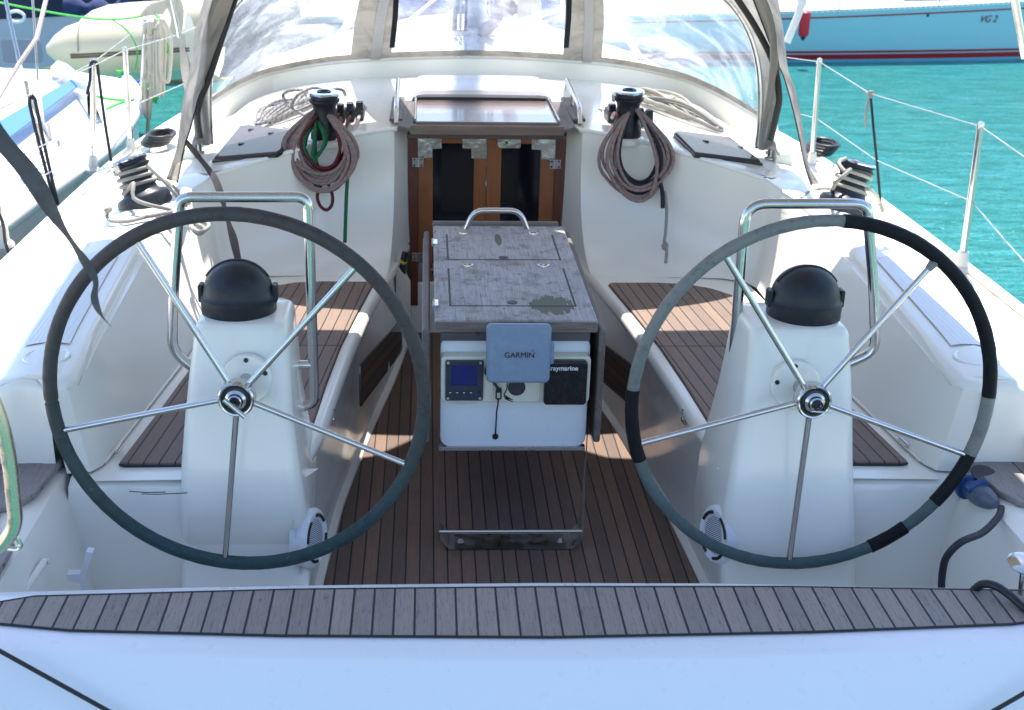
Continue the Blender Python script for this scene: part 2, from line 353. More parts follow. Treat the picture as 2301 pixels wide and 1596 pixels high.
for s in (-1, 1):
    T, Bt = top_path(s), bot_path(s); N = 15
    rows = []
    for k in range(19):
        t = k/18; w_ = 1-(1-t)**1.0; row = []
        for a, b in zip(Bt, T):
            a, b = Vector(a), Vector(b); h = (t**1.5 if a.y > 4.2 else t); u_ = 1-(1-t)**(2.6 if a.y > 4.2 else 1.)
            cove = .0
            row.append((a.x*(1-u_)+b.x*u_, a.y*(1-u_)+b.y*u_, a.z*(1-h)+b.z*h))
        rows.append(row)
    top = rows.pop(); base = rows[-1]; EX = 8
    for dn, out in ((.030, .0), (.018, .002), (.008, .008), (.002, .018), (.0, .034)):
        row = []
        for i, q in enumerate(top):
            k_ = 1 if i < EX-1 else .35
            nx, ny = (s*out*k_, 0) if i > 1 and i < EX+1 else ((s*out*.7, out*.7) if i <= 1 else (0, out*k_))
            row.append((q[0]+nx, q[1]+ny, q[2]-dn*k_))
        rows.append(row)
    rows = rows[:-6]+rows[-5:]
    loft(bm, rows); RT_ = rows[-1]
    # coaming top, outer side, side deck
    O = [(s*1.25, 2.772, .618), (s*1.255, 2.782, .624), (s*1.255, 2.81, .625), (s*1.275, 3.1, .635), (s*1.295, 3.5, .645), (s*1.31, 3.85, .655), (s*1.31, 4.05, .66), (s*1.29, 4.4, .68), (s*1.27, 4.75, .70)]
    Tt = list(RT_[:8])+[(s*1.0, 4.75, cabz(1.0))]
    lo = []
    for a, o in zip(Tt, O):
        a, o = Vector(a), Vector(o); row = []
        for t in (0, .06, .5, .92, 1): q = a.lerp(o, t); q.z += .012*math.sin(math.pi*t); row.append(q)
        row.append(Vector((o.x+s*.03, o.y, .60))); row.append(Vector((o.x+s*.06, o.y, .50))); lo.append(row)
    loft(bm, lo)
    loft(bm, [[(s*1.065, 4.28, .709), (s*1.00, 4.34, .744), (s*.98, 4.36, cabz(.98)-.001)], [(s*1.295, 4.30, .67), (s*1.18, 4.50, .712), (s*1.04, 4.46, cabz(1.04)-.001)], [(s*1.275, 4.80, .70), (s*1.22, 4.80, .70), (s*1.16, 4.80, cabz(1.16)-.05)]])
    # aft face of the coaming above the quarter seat
    a, o = Vector(RT_[0]), Vector(O[0])
    loft(bm, [[(x, y_, z), (x, y_-.006, z-.004), (x, y_-.012, z-.014), (x, y_-.014, z-.03), (x+dx_, 2.765, .39)] for x, y_, z, dx_ in ((a.x-s*.034, a.y-.02, a.z-.02, 0), (a.x, a.y, a.z, 0), ((a.x+o.x)/2, (a.y+o.y)/2, (a.z+o.z)/2+.012, 0), (o.x, o.y, o.z, s*.01), (s*1.285, 2.775, .6, 0), (s*1.315, 2.775, .5, 0), (s*1.72, 2.775, .47, 0))])
    # side deck and topsides
    rows = []
    for y, g_ in [(1.6, 1.60), (2.2, 1.64), (2.8, 1.67), (3.7, 1.69), (4.6, 1.70), (5.4, 1.69), (5.9, 1.66), (6.4, 1.6), (7, 1.5), (8, 1.27), (9, 1.0), (10, .68), (11, .36), (11.9, .03)]:
        ins = 1.24 if 2.8 <= y <= 6.5 else (min(1.2, g_*.8) if y > 6.5 else 1.50)
        zz = .50+.012*max(0, y-5)**1.3 if y > 2.79 else .41
        rows.append([(s*ins, y, zz), (s*(g_-.07), y, zz-.015), (s*g_, y, zz-.015), (s*(g_-.01), y, zz-.25), (s*g_*.9, y, -1.0)])
    loft(bm, rows)
    # bench box: inboard face, rounded rim, seat pan, rear rim
    ys = [2.745, 2.8, 3.03, 3.3, 3.615, 4.0, 4.25, 4.5, 4.78]; rows = []
    for y in ys:
        xi = bench_in(y); xs = float(np.interp(y, [p[1] for p in SOLE], [p[0] for p in SOLE]))+.012; xo = float(np.interp(y, [2.8, 3.45, 4.0, 4.8], [1.05, .98, .96, .9]))
        rows.append([(s*(xs-.012), y, .002), (s*(xs+.006), y, .018), (s*(xs+.006), y, .05), (s*(xi+.012), y, .34), (s*(xi-.003), y, .357), (s*(xi-.004), y, .375), (s*(xi+.004), y, .388), (s*(xi+.015), y, .392), (s*(xi+.034), y, .392), (s*xo, y, .385)])
    rows.insert(0, [(s*max(.552, abs(q[0])), 2.735, q[2]) for q in rows[0]])
    loft(bm, rows)
    rows = []
    for y in (2.672, 2.71, 2.75):
        rows.append([(s*.508, y, .002), (s*.526, y, .018), (s*.526, y, .05), (s*.558, y, .34), (s*.558, y, .36)])
    loft(bm, rows)
    # ledge behind the bench and the face dropping aft into the helmsman's well
    loft(bm, [[(s*.50, 2.80, .385), (s*.53, 2.755, .383), (s*.53, 2.73, .372), (s*.53, 2.72, .345), (s*.53, 2.70, .0)], [(s*1.10, 2.80, .385), (s*1.10, 2.755, .383), (s*1.10, 2.73, .372), (s*1.10, 2.72, .345), (s*1.10, 2.70, .0)]])
    # outboard wall of the well and the moulded seat base
    rows = []
    for y in (2.80, 2.6, 2.4, 2.1, 1.8, 1.6):
        rows.append([(s*1.035, y, .0), (s*1.10, y, .34), (s*1.12, y, .385), (s*1.16, y, .40), (s*1.5, y, .40)])
    loft(bm, rows)
    # jamb between bulkhead and companionway
    loft(bm, [[(s*.30, 4.78, -.02), (s*.30, 4.78, .39), (s*.305, 4.80, cabz(.3))], [(s*.28, 5.1, -.02), (s*.28, 5.1, .39), (s*.28, 5.1, cabz(.3))]])
    # cabin top
    rows = []
    for j in range(26):
        t = j/25; row = []
        for i in range(18):
            x = .29+(1.17-.29)*i/17
            y0 = float(np.interp(x, [.29, .355, .375, .5, .63, .75, .86, .98, 1.05, 1.17], [4.80, 4.665, 4.655, 4.62, 4.56, 4.47, 4.41, 4.36, 4.45, 4.6]))
            row.append((s*x, y0+(7.0-y0)*t**1.5, cabz(x)-(.05*max(0, (x-1.05)/.12)**2)))
        rows.append(row)
    loft(bm, rows)
    loft(bm, [[(s*1.17, 4.6+2.4*t, cabz(1.17)-.05), (s*1.235, 4.6+2.4*t, .60), (s*1.26, 4.6+2.4*t, .495)] for t in (0, .25, .5, .75, 1)])
# cabin top forward of the hatch and towards the bow
loft(bm, [[(x, y, cabz(x)+.002) for x in np.linspace(-.32, .32, 7)] for y in (5.15, 5.7, 6.3, 7.0)])
loft(bm, [[(x*f_, y, (cabz(x) - d_)) for x in np.linspace(-1.17, 1.17, 15)] for y, f_, d_ in ((7.0, 1, 0), (7.8, .93, .0), (8.6, .8, .03), (9.2, .68, .12), (9.8, .55, .3))])
loft(bm, [[(-1.3+2.6*i/6, y, .49) for i in range(7)] for y in (6.9, 8.0)]); loft(bm, [[(-1.0+2.*i/6, y, .53+.01*(y-8)) for i in range(7)] for y in (7.9, 9.0)]); loft(bm, [[(-.4+.8*i/2, y, .56) for i in range(3)] for y in (8.9, 10.8)])
# cockpit floor pan and bridge sill
loft(bm, [[(-1.1, y, -.004), (1.1, y, -.004)] for y in (1.5, 5.0)])
bmesh.ops.remove_doubles(bm, verts=bm.verts, dist=.0008)
dm = obj('deck_moulding', bm, GEL, yacht, ang=42)

# transom: closed stern with a slatted top
bm = B()
def txy(px, py): p = at(px, py, z=.44); return p
fore = [(-1.62, 2.08), (-1.3, 2.125), (-1.073, 2.151), (-.726, 2.164), (-.35, 2.172), (0, 2.175), (.35, 2.170), (.622, 2.157), (.985, 2.141), (1.3, 2.12), (1.62, 2.08)]
aft = [(-1.62, 1.90), (-1.3, 1.955), (-1.02, 1.978), (-.726, 1.945), (-.35, 1.925), (0, 1.919), (.35, 1.922), (.622, 1.932), (.9, 1.945), (1.3, 1.93), (1.62, 1.88)]
aft = [(x, np.interp(abs(x), [0, .5, 1.0, 1.62], [1.915, 1.926, 1.965, 2.0])-.0) for x, _ in aft]
rows = []
for (fx, fy), (ax, ay) in zip(fore, aft):
    rows.append([(fx, fy+.03, .0), (fx, fy+.018, .40), (fx, fy+.012, .430), (fx, fy+.004, .438), (fx, fy-.03, .44), (ax, ay+.05, .44), (ax, ay+.008, .438), (ax, ay-.006, .430), (ax, ay-.16, .25), (ax, ay-.34, .02), (ax, ay-.6, -.4)])
loft(bm, rows)
obj('transom', bm, gelcoat('gelcoat_transom', (.74, .725, .735), .3, .02), yacht, ang=50)
bm = B(); fp = []; ap = []
for x in np.linspace(-1.10, 1.10, 45):
    fp.append((x, float(np.interp(abs(x), [0, .5, 1.0, 1.10], [2.152, 2.148, 2.128, 2.095])), .4445)); ap.append((x, float(np.interp(abs(x), [0, .5, .9, 1.10], [1.983, 1.994, 2.016, 2.05])), .4445))
prism(bm, [(p[0], p[1], .4405) for p in fp]+[(p[0], p[1], .4405) for p in ap[::-1]], (0, 0, .004))
obj('slatted_deck', bm, T_TRAN, yacht, smooth=False)
bm = B(); rim = [Vector(p)+Vector((0, .0025, -.0012)) for p in fp]+[Vector(p)+Vector((0, -.0025, -.0012)) for p in ap[::-1]]
tube(bm, rim, .0028, 6, closed=True); obj('caulk_edge', bm, CAULK, yacht)
# stern corner seams of the folding platform
for s, a, b in ((-1, (0, 1467), (240, 1600)), (1, (2301, 1562), (2235, 1600))):
    pl_o, pl_n = (0, 1.92, .43), (0, 1, -.9)
    p0 = onplane(*a, pl_o, pl_n); p1 = onplane(*b, pl_o, pl_n)
    bm = B(); d = (p1-p0); tube(bm, [p0-d*1.5+Vector((0, -.0, .004)), p1+d*1.5+Vector((0, 0, .004))], .0042, 8); obj('platform_seam', bm, CAULK, yacht)

# teak sole
bm = B(); L = [(-x, y, .004) for x, y in SOLE]; Rr = [(x, y, .004) for x, y in SOLE]
L = [(x+.004, y, z) for x, y, z in L]; Rr = [(x-.004, y, z) for x, y, z in Rr]
loft(bm, [L, Rr]); o = obj('teak_sole', bm, T_SOLE, yacht, smooth=False)
bm = B(); box(bm, (0, 4.86, .10), (.60, .14, .24)); obj('bridge_sill', bm, GELC, yacht, bevel=.01)

# bench seats with teak inlay
for s in (-1, 1):
    nm = 'left' if s < 0 else 'right'
    seat = B()
    outer = [(.545, 2.812), (.985, 2.812), (.999, 2.825), (.985, 2.9)] if 0 else None
    pts = [(.541, 2.806), (.978, 2.806), (.993, 2.811), (.990, 2.835), (.955, 3.15), (.925, 3.45), (.905, 3.75), (.885, 3.98), (.842, 4.115), (.782, 4.19), (.70, 4.238), (.60, 4.252), (.44, 4.250), (.424, 4.243), (.424, 4.225), (.463, 3.92), (.499, 3.615), (.522, 3.3), (.536, 3.03)]
    prism(seat, [(s*x, y, .388) for x, y in pts], (0, 0, .012))
    mt = teak('teak_bench_'+nm, (-s*.095, 1), .0, .0385, .0038, (.225, .14, .10), (.135, .09, .068), .12, .3, cross=3.615)
    obj('bench_seat', seat, mt, yacht, bevel=.0025, seg=1)
    bm = B(); tube(bm, [(s*x, y, .391) for x, y in pts], .0035, 6, closed=True); obj('caulk_edge', bm, CAULK, yacht)
    # outer white lid rim and hinges
    bm = B(); box(bm, Vector((s*1.0, 3.15, .392)), (.012, .66, .006), Matrix.Rotation(s*.105, 3, 'Z')); obj('seat_lid_rim', bm, GELC, yacht, bevel=.002)
    for px in ([(268, 1010), (436, 805)] if s < 0 else [(2030, 995), (1880, 830)]):
        p = at(*px, z=.40); bm = B(); box(bm, p, (.010, .045, .004), Matrix.Rotation(s*.1, 3, 'Z')); tube(bm, [p+Vector((s*.005, -.022, .003)), p+Vector((s*.001, .022, .003))], .003, 8); obj('lid_hinge', bm, STEEL, yacht)
    # smoked window in the bench front
    def bfx(y, z):
        xs = float(np.interp(y, [p[1] for p in SOLE], [p[0] for p in SOLE]))+.018; return xs+(bench_in(y)+.012-xs)*min(max((z-.05)/.29, 0), 1)
    def onbf(px, py):
        return onplane(px, py, (-.472, 3.45, .2), (1, -.10, 0))
    W_ = [onbf(*p) for p in ((886, 716), (816, 822), (814, 914), (886, 790))]
    bm = B(); prism(bm, [Vector((s*(bfx(p.y, p.z)-.0055), p.y, p.z)) for p in W_], (s*.010, 0, 0)); obj('bench_window', bm, DARKGL, yacht, bevel=.002)
    # locker latch on the bench front
    p = onbf(742, 942); p = Vector((-s*p.x-s*.002, p.y, p.z))
    bm = B(); box(bm, p, (.012, .02, .03)); tube(bm, [p+Vector((-s*.008, 0, .012)), p+Vector((-s*.008, 0, .034))], .003, 8); lathe(bm, [(0, .012), (.009, .010), (.009, 0), (0, 0)], p, (-s, 0, 0), 14); obj('locker_latch', bm, STEEL, yacht, bevel=.001)
    # quarter seat
    q = [(1.125, 2.79), (1.14, 2.62), (1.165, 2.56), (1.20, 2.545), (1.175, 2.42), (1.135, 2.40), (1.118, 2.385), (1.115, 2.30), (1.12, 1.75), (1.62, 1.75), (1.64, 2.79)]
    bm = B(); prism(bm, [(s*x, y, .402) for x, y in q], (0, 0, .016)); obj('quarter_seat', bm, teak('teak_quarter_'+nm, (0, 1), .02, .21, .003, (.27, .21, .19), (.2, .155, .14), .5, .9), yacht, bevel=.004)
    # nonskid on coaming top, with round cup-holder dish at the aft end
    T, Oo = top_path(s), [(s*1.255, 2.80, .625), (s*1.275, 3.1, .635), (s*1.295, 3.5, .645), (s*1.31, 3.85, .655), (s*1.31, 4.05, .66)]
    rows = []
    for k in range(9):
        y = 2.99+(3.72-2.99)*k/8; row = []
        for t in np.linspace(.17, .90, 6):
            a = Vector((np.interp(y, [p[1] for p in T[2:7]], [p[0] for p in T[2:7]])+s*.02, y, np.interp(y, [p[1] for p in T[2:7]], [p[2] for p in T[2:7]])))
            o_ = Vector((np.interp(y, [p[1] for p in Oo], [p[0] for p in Oo]), y, np.interp(y, [p[1] for p in Oo], [p[2] for p in Oo])))
            v = a.lerp(o_, t); v.z += .012*math.sin(math.pi*t)+.0025; row.append(v)
        rows.append(row)
    bm = B(); loft(bm, rows); obj('nonskid_panel', bm, NSK, yacht)
    bm = B(); lathe(bm, [(.058, .0), (.056, .004), (.052, .0045), (.047, .001), (.03, -.001), (0, -.001)], (s*1.175, 2.915, .6385), (0, 0, 1), 40); o = obj('cup_recess', bm, GEL, yacht)
    # nonskid strip along the bulkhead top
    rows = []
    for k in range(14):
        x = .47+(1.0-.47)*k/13; y0 = float(np.interp(x, [.355, .375, .5, .63, .75, .86, .98, 1.05], [4.665, 4.655, 4.62, 4.56, 4.47, 4.41, 4.36, 4.45]))
        rows.append([(s*x, y0+.018+.0*t, cabz(x)+.003) if t == 0 else (s*x, y0+.018+t*(.03+.12*(x-.45)), cabz(x)+.003) for t in (0, 1)])
    bm = B(); loft(bm, rows); obj('nonskid_panel', bm, NSK, yacht)
    # moulded lip along the top of the coaming
    bm = B(); tube(bm, [Vector(p)+Vector((0, .006, -.004)) for p in T[9:15]]+[Vector(T[15])+Vector((-s*.006, .006, -.006)), Vector(T[16])+Vector((0, 0, -.006))], .0085, 10); obj('coaming_lip', bm, GEL, yacht)
    # toe rail
    bm = B(); tube(bm, cr_path([(s*(g_-.02), y, zz) for y, g_, zz in [(1.6, 1.60, .42), (2.7, 1.665, .49), (3.7, 1.69, .495), (4.6, 1.70, .495), (5.4, 1.69, .5), (5.9, 1.66, .507), (6.4, 1.6, .515), (7, 1.5, .525), (8, 1.27, .54), (9, 1.0, .56), (10, .68, .58)]], 4), .017, 10); obj('toe_rail', bm, gelcoat('gelcoat_rail', (.72, .71, .64), .35), yacht)
# deck hatches (smoked glass) on the cabin top
for s, P_ in ((-1, [(482, 357), (540, 286), (560, 284), (657, 296), (655, 303), (630, 340), (622, 345)]), (1, [(1708, 364), (1640, 312), (1520, 297), (1520, 302), (1562, 346)])):
    q = [oncab(*p, dz=.012) for p in P_]
    bm = B(); prism(bm, [v+Vector((0, 0, -.013)) for v in q], (0, 0, .02)); obj('deck_hatch', bm, mat('smoked_hatch_glass', (.09, .072, .075), .08, spec=.1, ior=1.17), yacht, bevel=.003)
    bm = B(); cen = sum(q, Vector())/len(q); tube(bm, [v+(v-cen).normalized()*.006+Vector((0, 0, -.008)) for v in q], .006, 8, closed=True); obj('hatch_frame', bm, BLACK, yacht)
    for px in ([(612, 372*.0+371), (543, 328), (565, 296), (610, 304)] if s < 0 else [(1662, 336), (1585, 322)]):
        if px[1] > 365: continue
        p = oncab(*px, dz=.01); bm = B(); lathe(bm, [(0, .012), (.012, .011), (.014, .006), (.014, 0), (0, 0)], p, (0, 0, 1), 20); obj('hatch_knob', bm, BLACK, yacht)

# cream ring the sprayhood sits on
RP_L = [(458, 300), (466, 289), (530, 243), (597, 210), (650, 196), (713, 185), (780, 178), (844, 175), (960, 171), (1098, 170)]
ring = [oncab(*p, dz=0) for p in RP_L]; ring = [Vector((-abs(p.x), p.y, p.z)) for p in ring]
ring[-1].x = 0
ring = [Vector((-1.105, 4.70, .69)), Vector((-1.105, 4.82, cabz(1.1)-.01))]+[p for p in ring if p.y > 4.9]
ringf = ring+[Vector((-p.x, p.y, p.z)) for p in ring[-2::-1]]
ringf = resample(cr_path(ringf, 6), 90)
cen = Vector((0, 5.0, 0)); rows = []
for i, p in enumerate(ringf):
    a = ringf[max(i-1, 0)]; b = ringf[min(i+1, 89)]; t = (b-a).normalized(); nrm = Vector((t.y, -t.x, 0)).normalized()
    if (p+nrm-cen).length < (p-nrm-cen).length: nrm = -nrm
    rows.append([p+Vector((0, 0, -.02)), p+nrm*.006+Vector((0, 0, .03)), p+nrm*.012+Vector((0, 0, .072)), p+nrm*.02+Vector((0, 0, .080)), p+nrm*.06+Vector((0, 0, .085)), p+nrm*.075+Vector((0, 0, .06)), p+nrm*.085+Vector((0, 0, -.04))])
ringn = [r_[3] for r_ in rows]
bm = B(); V_ = loft(bm, rows); bm.faces.new(V_[0]); bm.faces.new(V_[-1][::-1]); obj('spray_coaming', bm, GELC, yacht)
bm = B(); tube(bm, [r_[3]+Vector((0, 0, .007)) for r_ in rows], .006, 8); obj('hood_track', bm, gelcoat('gelcoat_track', (.55, .55, .55), .3), yacht)
# ---------------------------------------------------------------- bimini overhead (shades the cockpit)
bim = thing('bimini', 'taupe bimini canopy stretched over the helm seats out of view', 'bimini', (0, 3.1, 2.15))
bm = B(); rows = []
for j in range(9):
    rows.append([(x, 2.0+(4.33+.24*math.exp(-(x/.30)**4)-2.0)*j/8, 2.12+.10*math.cos(x/1.3*math.pi/2)-.02*math.cos(j*math.pi)) for x in np.linspace(-1.31, 1.25, 31)])  # outline shaped for light: front bulge shades table, short aft end admits skylight
loft(bm, rows); bmesh.ops.solidify(bm, geom=bm.faces[:], thickness=.004); obj('canopy', bm, TAUPE, bim)
for y in (2.03, 3.1, 4.25):
    bm = B(); tube(bm, cr_path([(-1.33, y, 2.0)]+[(x, y, 2.105+.10*math.cos(x/1.2*math.pi/2)) for x in np.linspace(-1.28, 1.22, 7)]+[(1.27, y, 2.0)], 6), .0125, 10); obj('hoop', bm, STEEL, bim)

def text(name, s, size, o, ux, uy, m, parent, ext=.0003, shear=0., align='CENTER', weight=.0):
    cu_ = bpy.data.curves.new(name, 'FONT'); cu_.body = s; cu_.size = size; cu_.extrude = ext; cu_.shear = shear; cu_.align_x = align; cu_.align_y = 'CENTER'; cu_.offset = weight
    t = bpy.data.objects.new('tmp', cu_); COL.objects.link(t); dg = bpy.context.evaluated_depsgraph_get(); me = bpy.data.meshes.new_from_object(t.evaluated_get(dg)); bpy.data.objects.remove(t)
    ux, uy = Vector(ux).normalized(), Vector(uy).normalized(); n_ = ux.cross(uy); mm = Matrix.Identity(4)
    for i in range(3): mm[i][0], mm[i][1], mm[i][2], mm[i][3] = ux[i], uy[i], n_[i], o[i]
    me.transform(mm); me.materials.clear(); me.materials.append(m); ob = bpy.data.objects.new(name, me); COL.objects.link(ob)
    ob.parent = parent; ob.matrix_parent_inverse = parent_world(parent).inverted(); return ob

# ---------------------------------------------------------------- steering pedestals
def sect(xl, xr, ya, yf, z, r=.035, n=5):
    w_, d_ = abs(xr-xl), yf-ya; cx, cy = (xl+xr)/2, (ya+yf)/2; return [(cx+a, cy+b, z) for a, b in rrect(w_, d_, r, n)]
PED_L = [((402, 1330), (692, 1330), 2.635, .035), ((400, 1240), (692, 1240), 2.725, .035), ((400, 1150), (686, 1150), 2.66, .035), ((402, 1050), (670, 1050), 2.685, .035), ((410, 950), (656, 950), 2.715, .035), ((420, 850), (651, 850), 2.745, .035), ((431, 760), (646, 760), 2.78, .035)]
PED_R = [((1626, 1330), (1932, 1330), 2.635, .035), ((1624, 1240), (1930, 1240), 2.645, .035), ((1632, 1150), (1928, 1150), 2.66, .035), ((1650, 1050), (1925, 1050), 2.685, .035), ((1668, 950), (1924, 950), 2.715, .035), ((1681, 850), (1921, 850), 2.745, .035), ((1688, 770), (1917, 770), 2.78, .035)]
for s, PED, lab in ((-1, PED_L, 'white left helm pedestal with black domed compass cover, rising between the bench and sole'), (1, PED_R, 'white right helm pedestal with black domed compass cover, next to the shore power socket')):
    pd = thing('steering_pedestal', lab, 'helm pedestal', (s*.68, 2.8, 0), 'steering pedestals')
    rows = []
    for a, b, y, r in PED:
        pa, pb = at(*a, y=y), at(*b, y=y); z = (pa.z+pb.z)/2; rows.append(sect(pa.x, pb.x, y, 3.0+.02*(1-z), z, r))
    last = rows[-1]; cx = sum(p[0] for p in last)/len(last); cy = sum(p[1] for p in last)/len(last)
    for k, dz in ((.985, .012), (.94, .024), (.86, .030), (.5, .031)):
        rows.append([(cx+(p[0]-cx)*k, cy+(p[1]-cy)*k, last[0][2]+dz) for p in last])
    zt = last[0][2]+.031
    bm = B(); V_ = loft(bm, rows, True); bm.faces.new(V_[-1]); obj('column', bm, GEL, pd, ang=60)
    cc = at(538, 716, z=zt) if s < 0 else at(1805, 728, z=zt); cc.y = 2.90; cc.x = at(538 if s < 0 else 1805, 700, y=2.90).x
    cov = B(); prof = [(.086, 0), (.091, .006), (.0915, .045), (.089, .048), (.086, .052)]
    for k in range(1, 11): a = R(9*k); prof.append((.085*math.cos(a), .050+.083*math.sin(a)))
    prof[-1] = (0, .133); lathe(cov, prof, cc-Vector((0, 0, .008)), (0, 0, 1), 48)
    co_ = obj('compass_cover', cov, BLACK, pd, ang=40)
    for e in (-1, 1): ears = B(); box(ears, cc+Vector((e*.089, 0, .043)), (.014, .035, .045)); obj('cover_ear', ears, BLACK, co_, bevel=.005)
    ridge = B(); tube(ridge, [cc+Vector((.03*math.cos(R(a))*0+.086*math.cos(R(a)), -.0, .042+.0835*math.sin(R(a)))) for a in range(30, 151, 8)], .0035, 8); obj('cover_seam', ridge, BLACK, co_)
# speakers set in the inboard sides of the pedestal bases
for s, px, lab in ((-1, (684, 1208), 'round white loudspeaker in the inboard side of the left pedestal'), (1, (1643, 1200), 'round white loudspeaker in the inboard side of the right pedestal')):
    p = at(*px, x=s*.535); sp = thing('loudspeaker', lab, 'speaker', p, 'pedestal loudspeakers'); ax = Vector((-s, -.30, .10)).normalized(); p = p+ax*(.022 if s < 0 else .040)
    bm = B(); lathe(bm, [(.0, -.03), (.0745, -.03), (.0745, -.001), (.076, 0), (.074, .006), (.066, .012), (.054, .010), (.052, .006), (0, .006)] if True else [(.0, .006), (.052, .006), (.054, .010), (.066, .012), (.074, .006), (.076, 0), (.0, 0)], p, ax, 40); obj('flange', bm, WHITEP, sp)
    bm = B(); lathe(bm, [(0, .013), (.03, .012), (.047, .008), (.048, .005)], p, ax, 32); gm = plastic('speaker_grille', (.45, .45, .48), .5); g = G(gm); q = g.sep(g.pos()); f_ = g.ramp(g.math('SINE', g.math('MULTIPLY', g.math('ADD', q[1], q[2]), 900.)), -.2, .2); g.col(g.mix(f_, (.10, .10, .12), (.6, .6, .64))); obj('grille', bm, gm, sp)
    u_ = ax.cross(Vector((0, 1, 0))).normalized(); v_ = ax.cross(u_)
    for a0 in (20, 110, 200, 290):
        bm = B(); tube(bm, [p+ax*.0115+(u_*math.cos(R(a))+v_*math.sin(R(a)))*.058 for a in range(a0, a0+55, 9)], .0045, 8); obj('slot', bm, BLACK, sp)
# ---------------------------------------------------------------- guard rails round the pedestals
for s, pts, strut, low, lab in ((-1, [(418, 835), (386, 790), (391, 640), (400, 500), (402, 443), (692, 443), (694, 500), (706, 880), (706, 905), (668, 930)], ((700, 820), (655, 820)), (668, 932), 'bent steel grab rail wrapped around the left pedestal under the coaming winch'),
        (1, [(1930, 818), (1968, 790), (1962, 640), (1953, 520), (1950, 458), (1676, 458), (1668, 560), (1644, 860), (1642, 912), (1690, 945)], ((1650, 827), (1695, 827)), (1690, 945), 'bent steel grab rail wrapped around the right pedestal')):
    gr = thing('guard_rail', lab, 'grab rail', (s*.69, 2.94, .45), 'pedestal guard rails'); P = [at(*p, y=2.94) for p in pts]
    P[0] = P[0]+Vector((-s*.03, 0, .0)); P[-1] = P[-1]+Vector((s*.03, 0, 0))
    bm = B(); tube(bm, fillet(P, .055, 8), .0130, 16); obj('hoop', bm, STEEL, gr)
    a, b = at(*strut[0], y=2.94), at(*strut[1], y=2.94); bm = B(); tube(bm, [a, b], .012, 14); obj('standoff', bm, STEEL, gr)
    d = (b-a).normalized(); bm = B(); lathe(bm, [(0, 0), (.018, .001), (.021, .005), (.021, .012), (0, .014)], b-d*.004, d, 24); obj('grommet', bm, BLACK, gr)
    c_ = at(*low, y=2.94); bm = B(); lathe(bm, [(0, 0), (.018, .001), (.021, .005), (.021, .012), (0, .014)], c_-d*.004, d, 24); obj('grommet', bm, BLACK, gr)

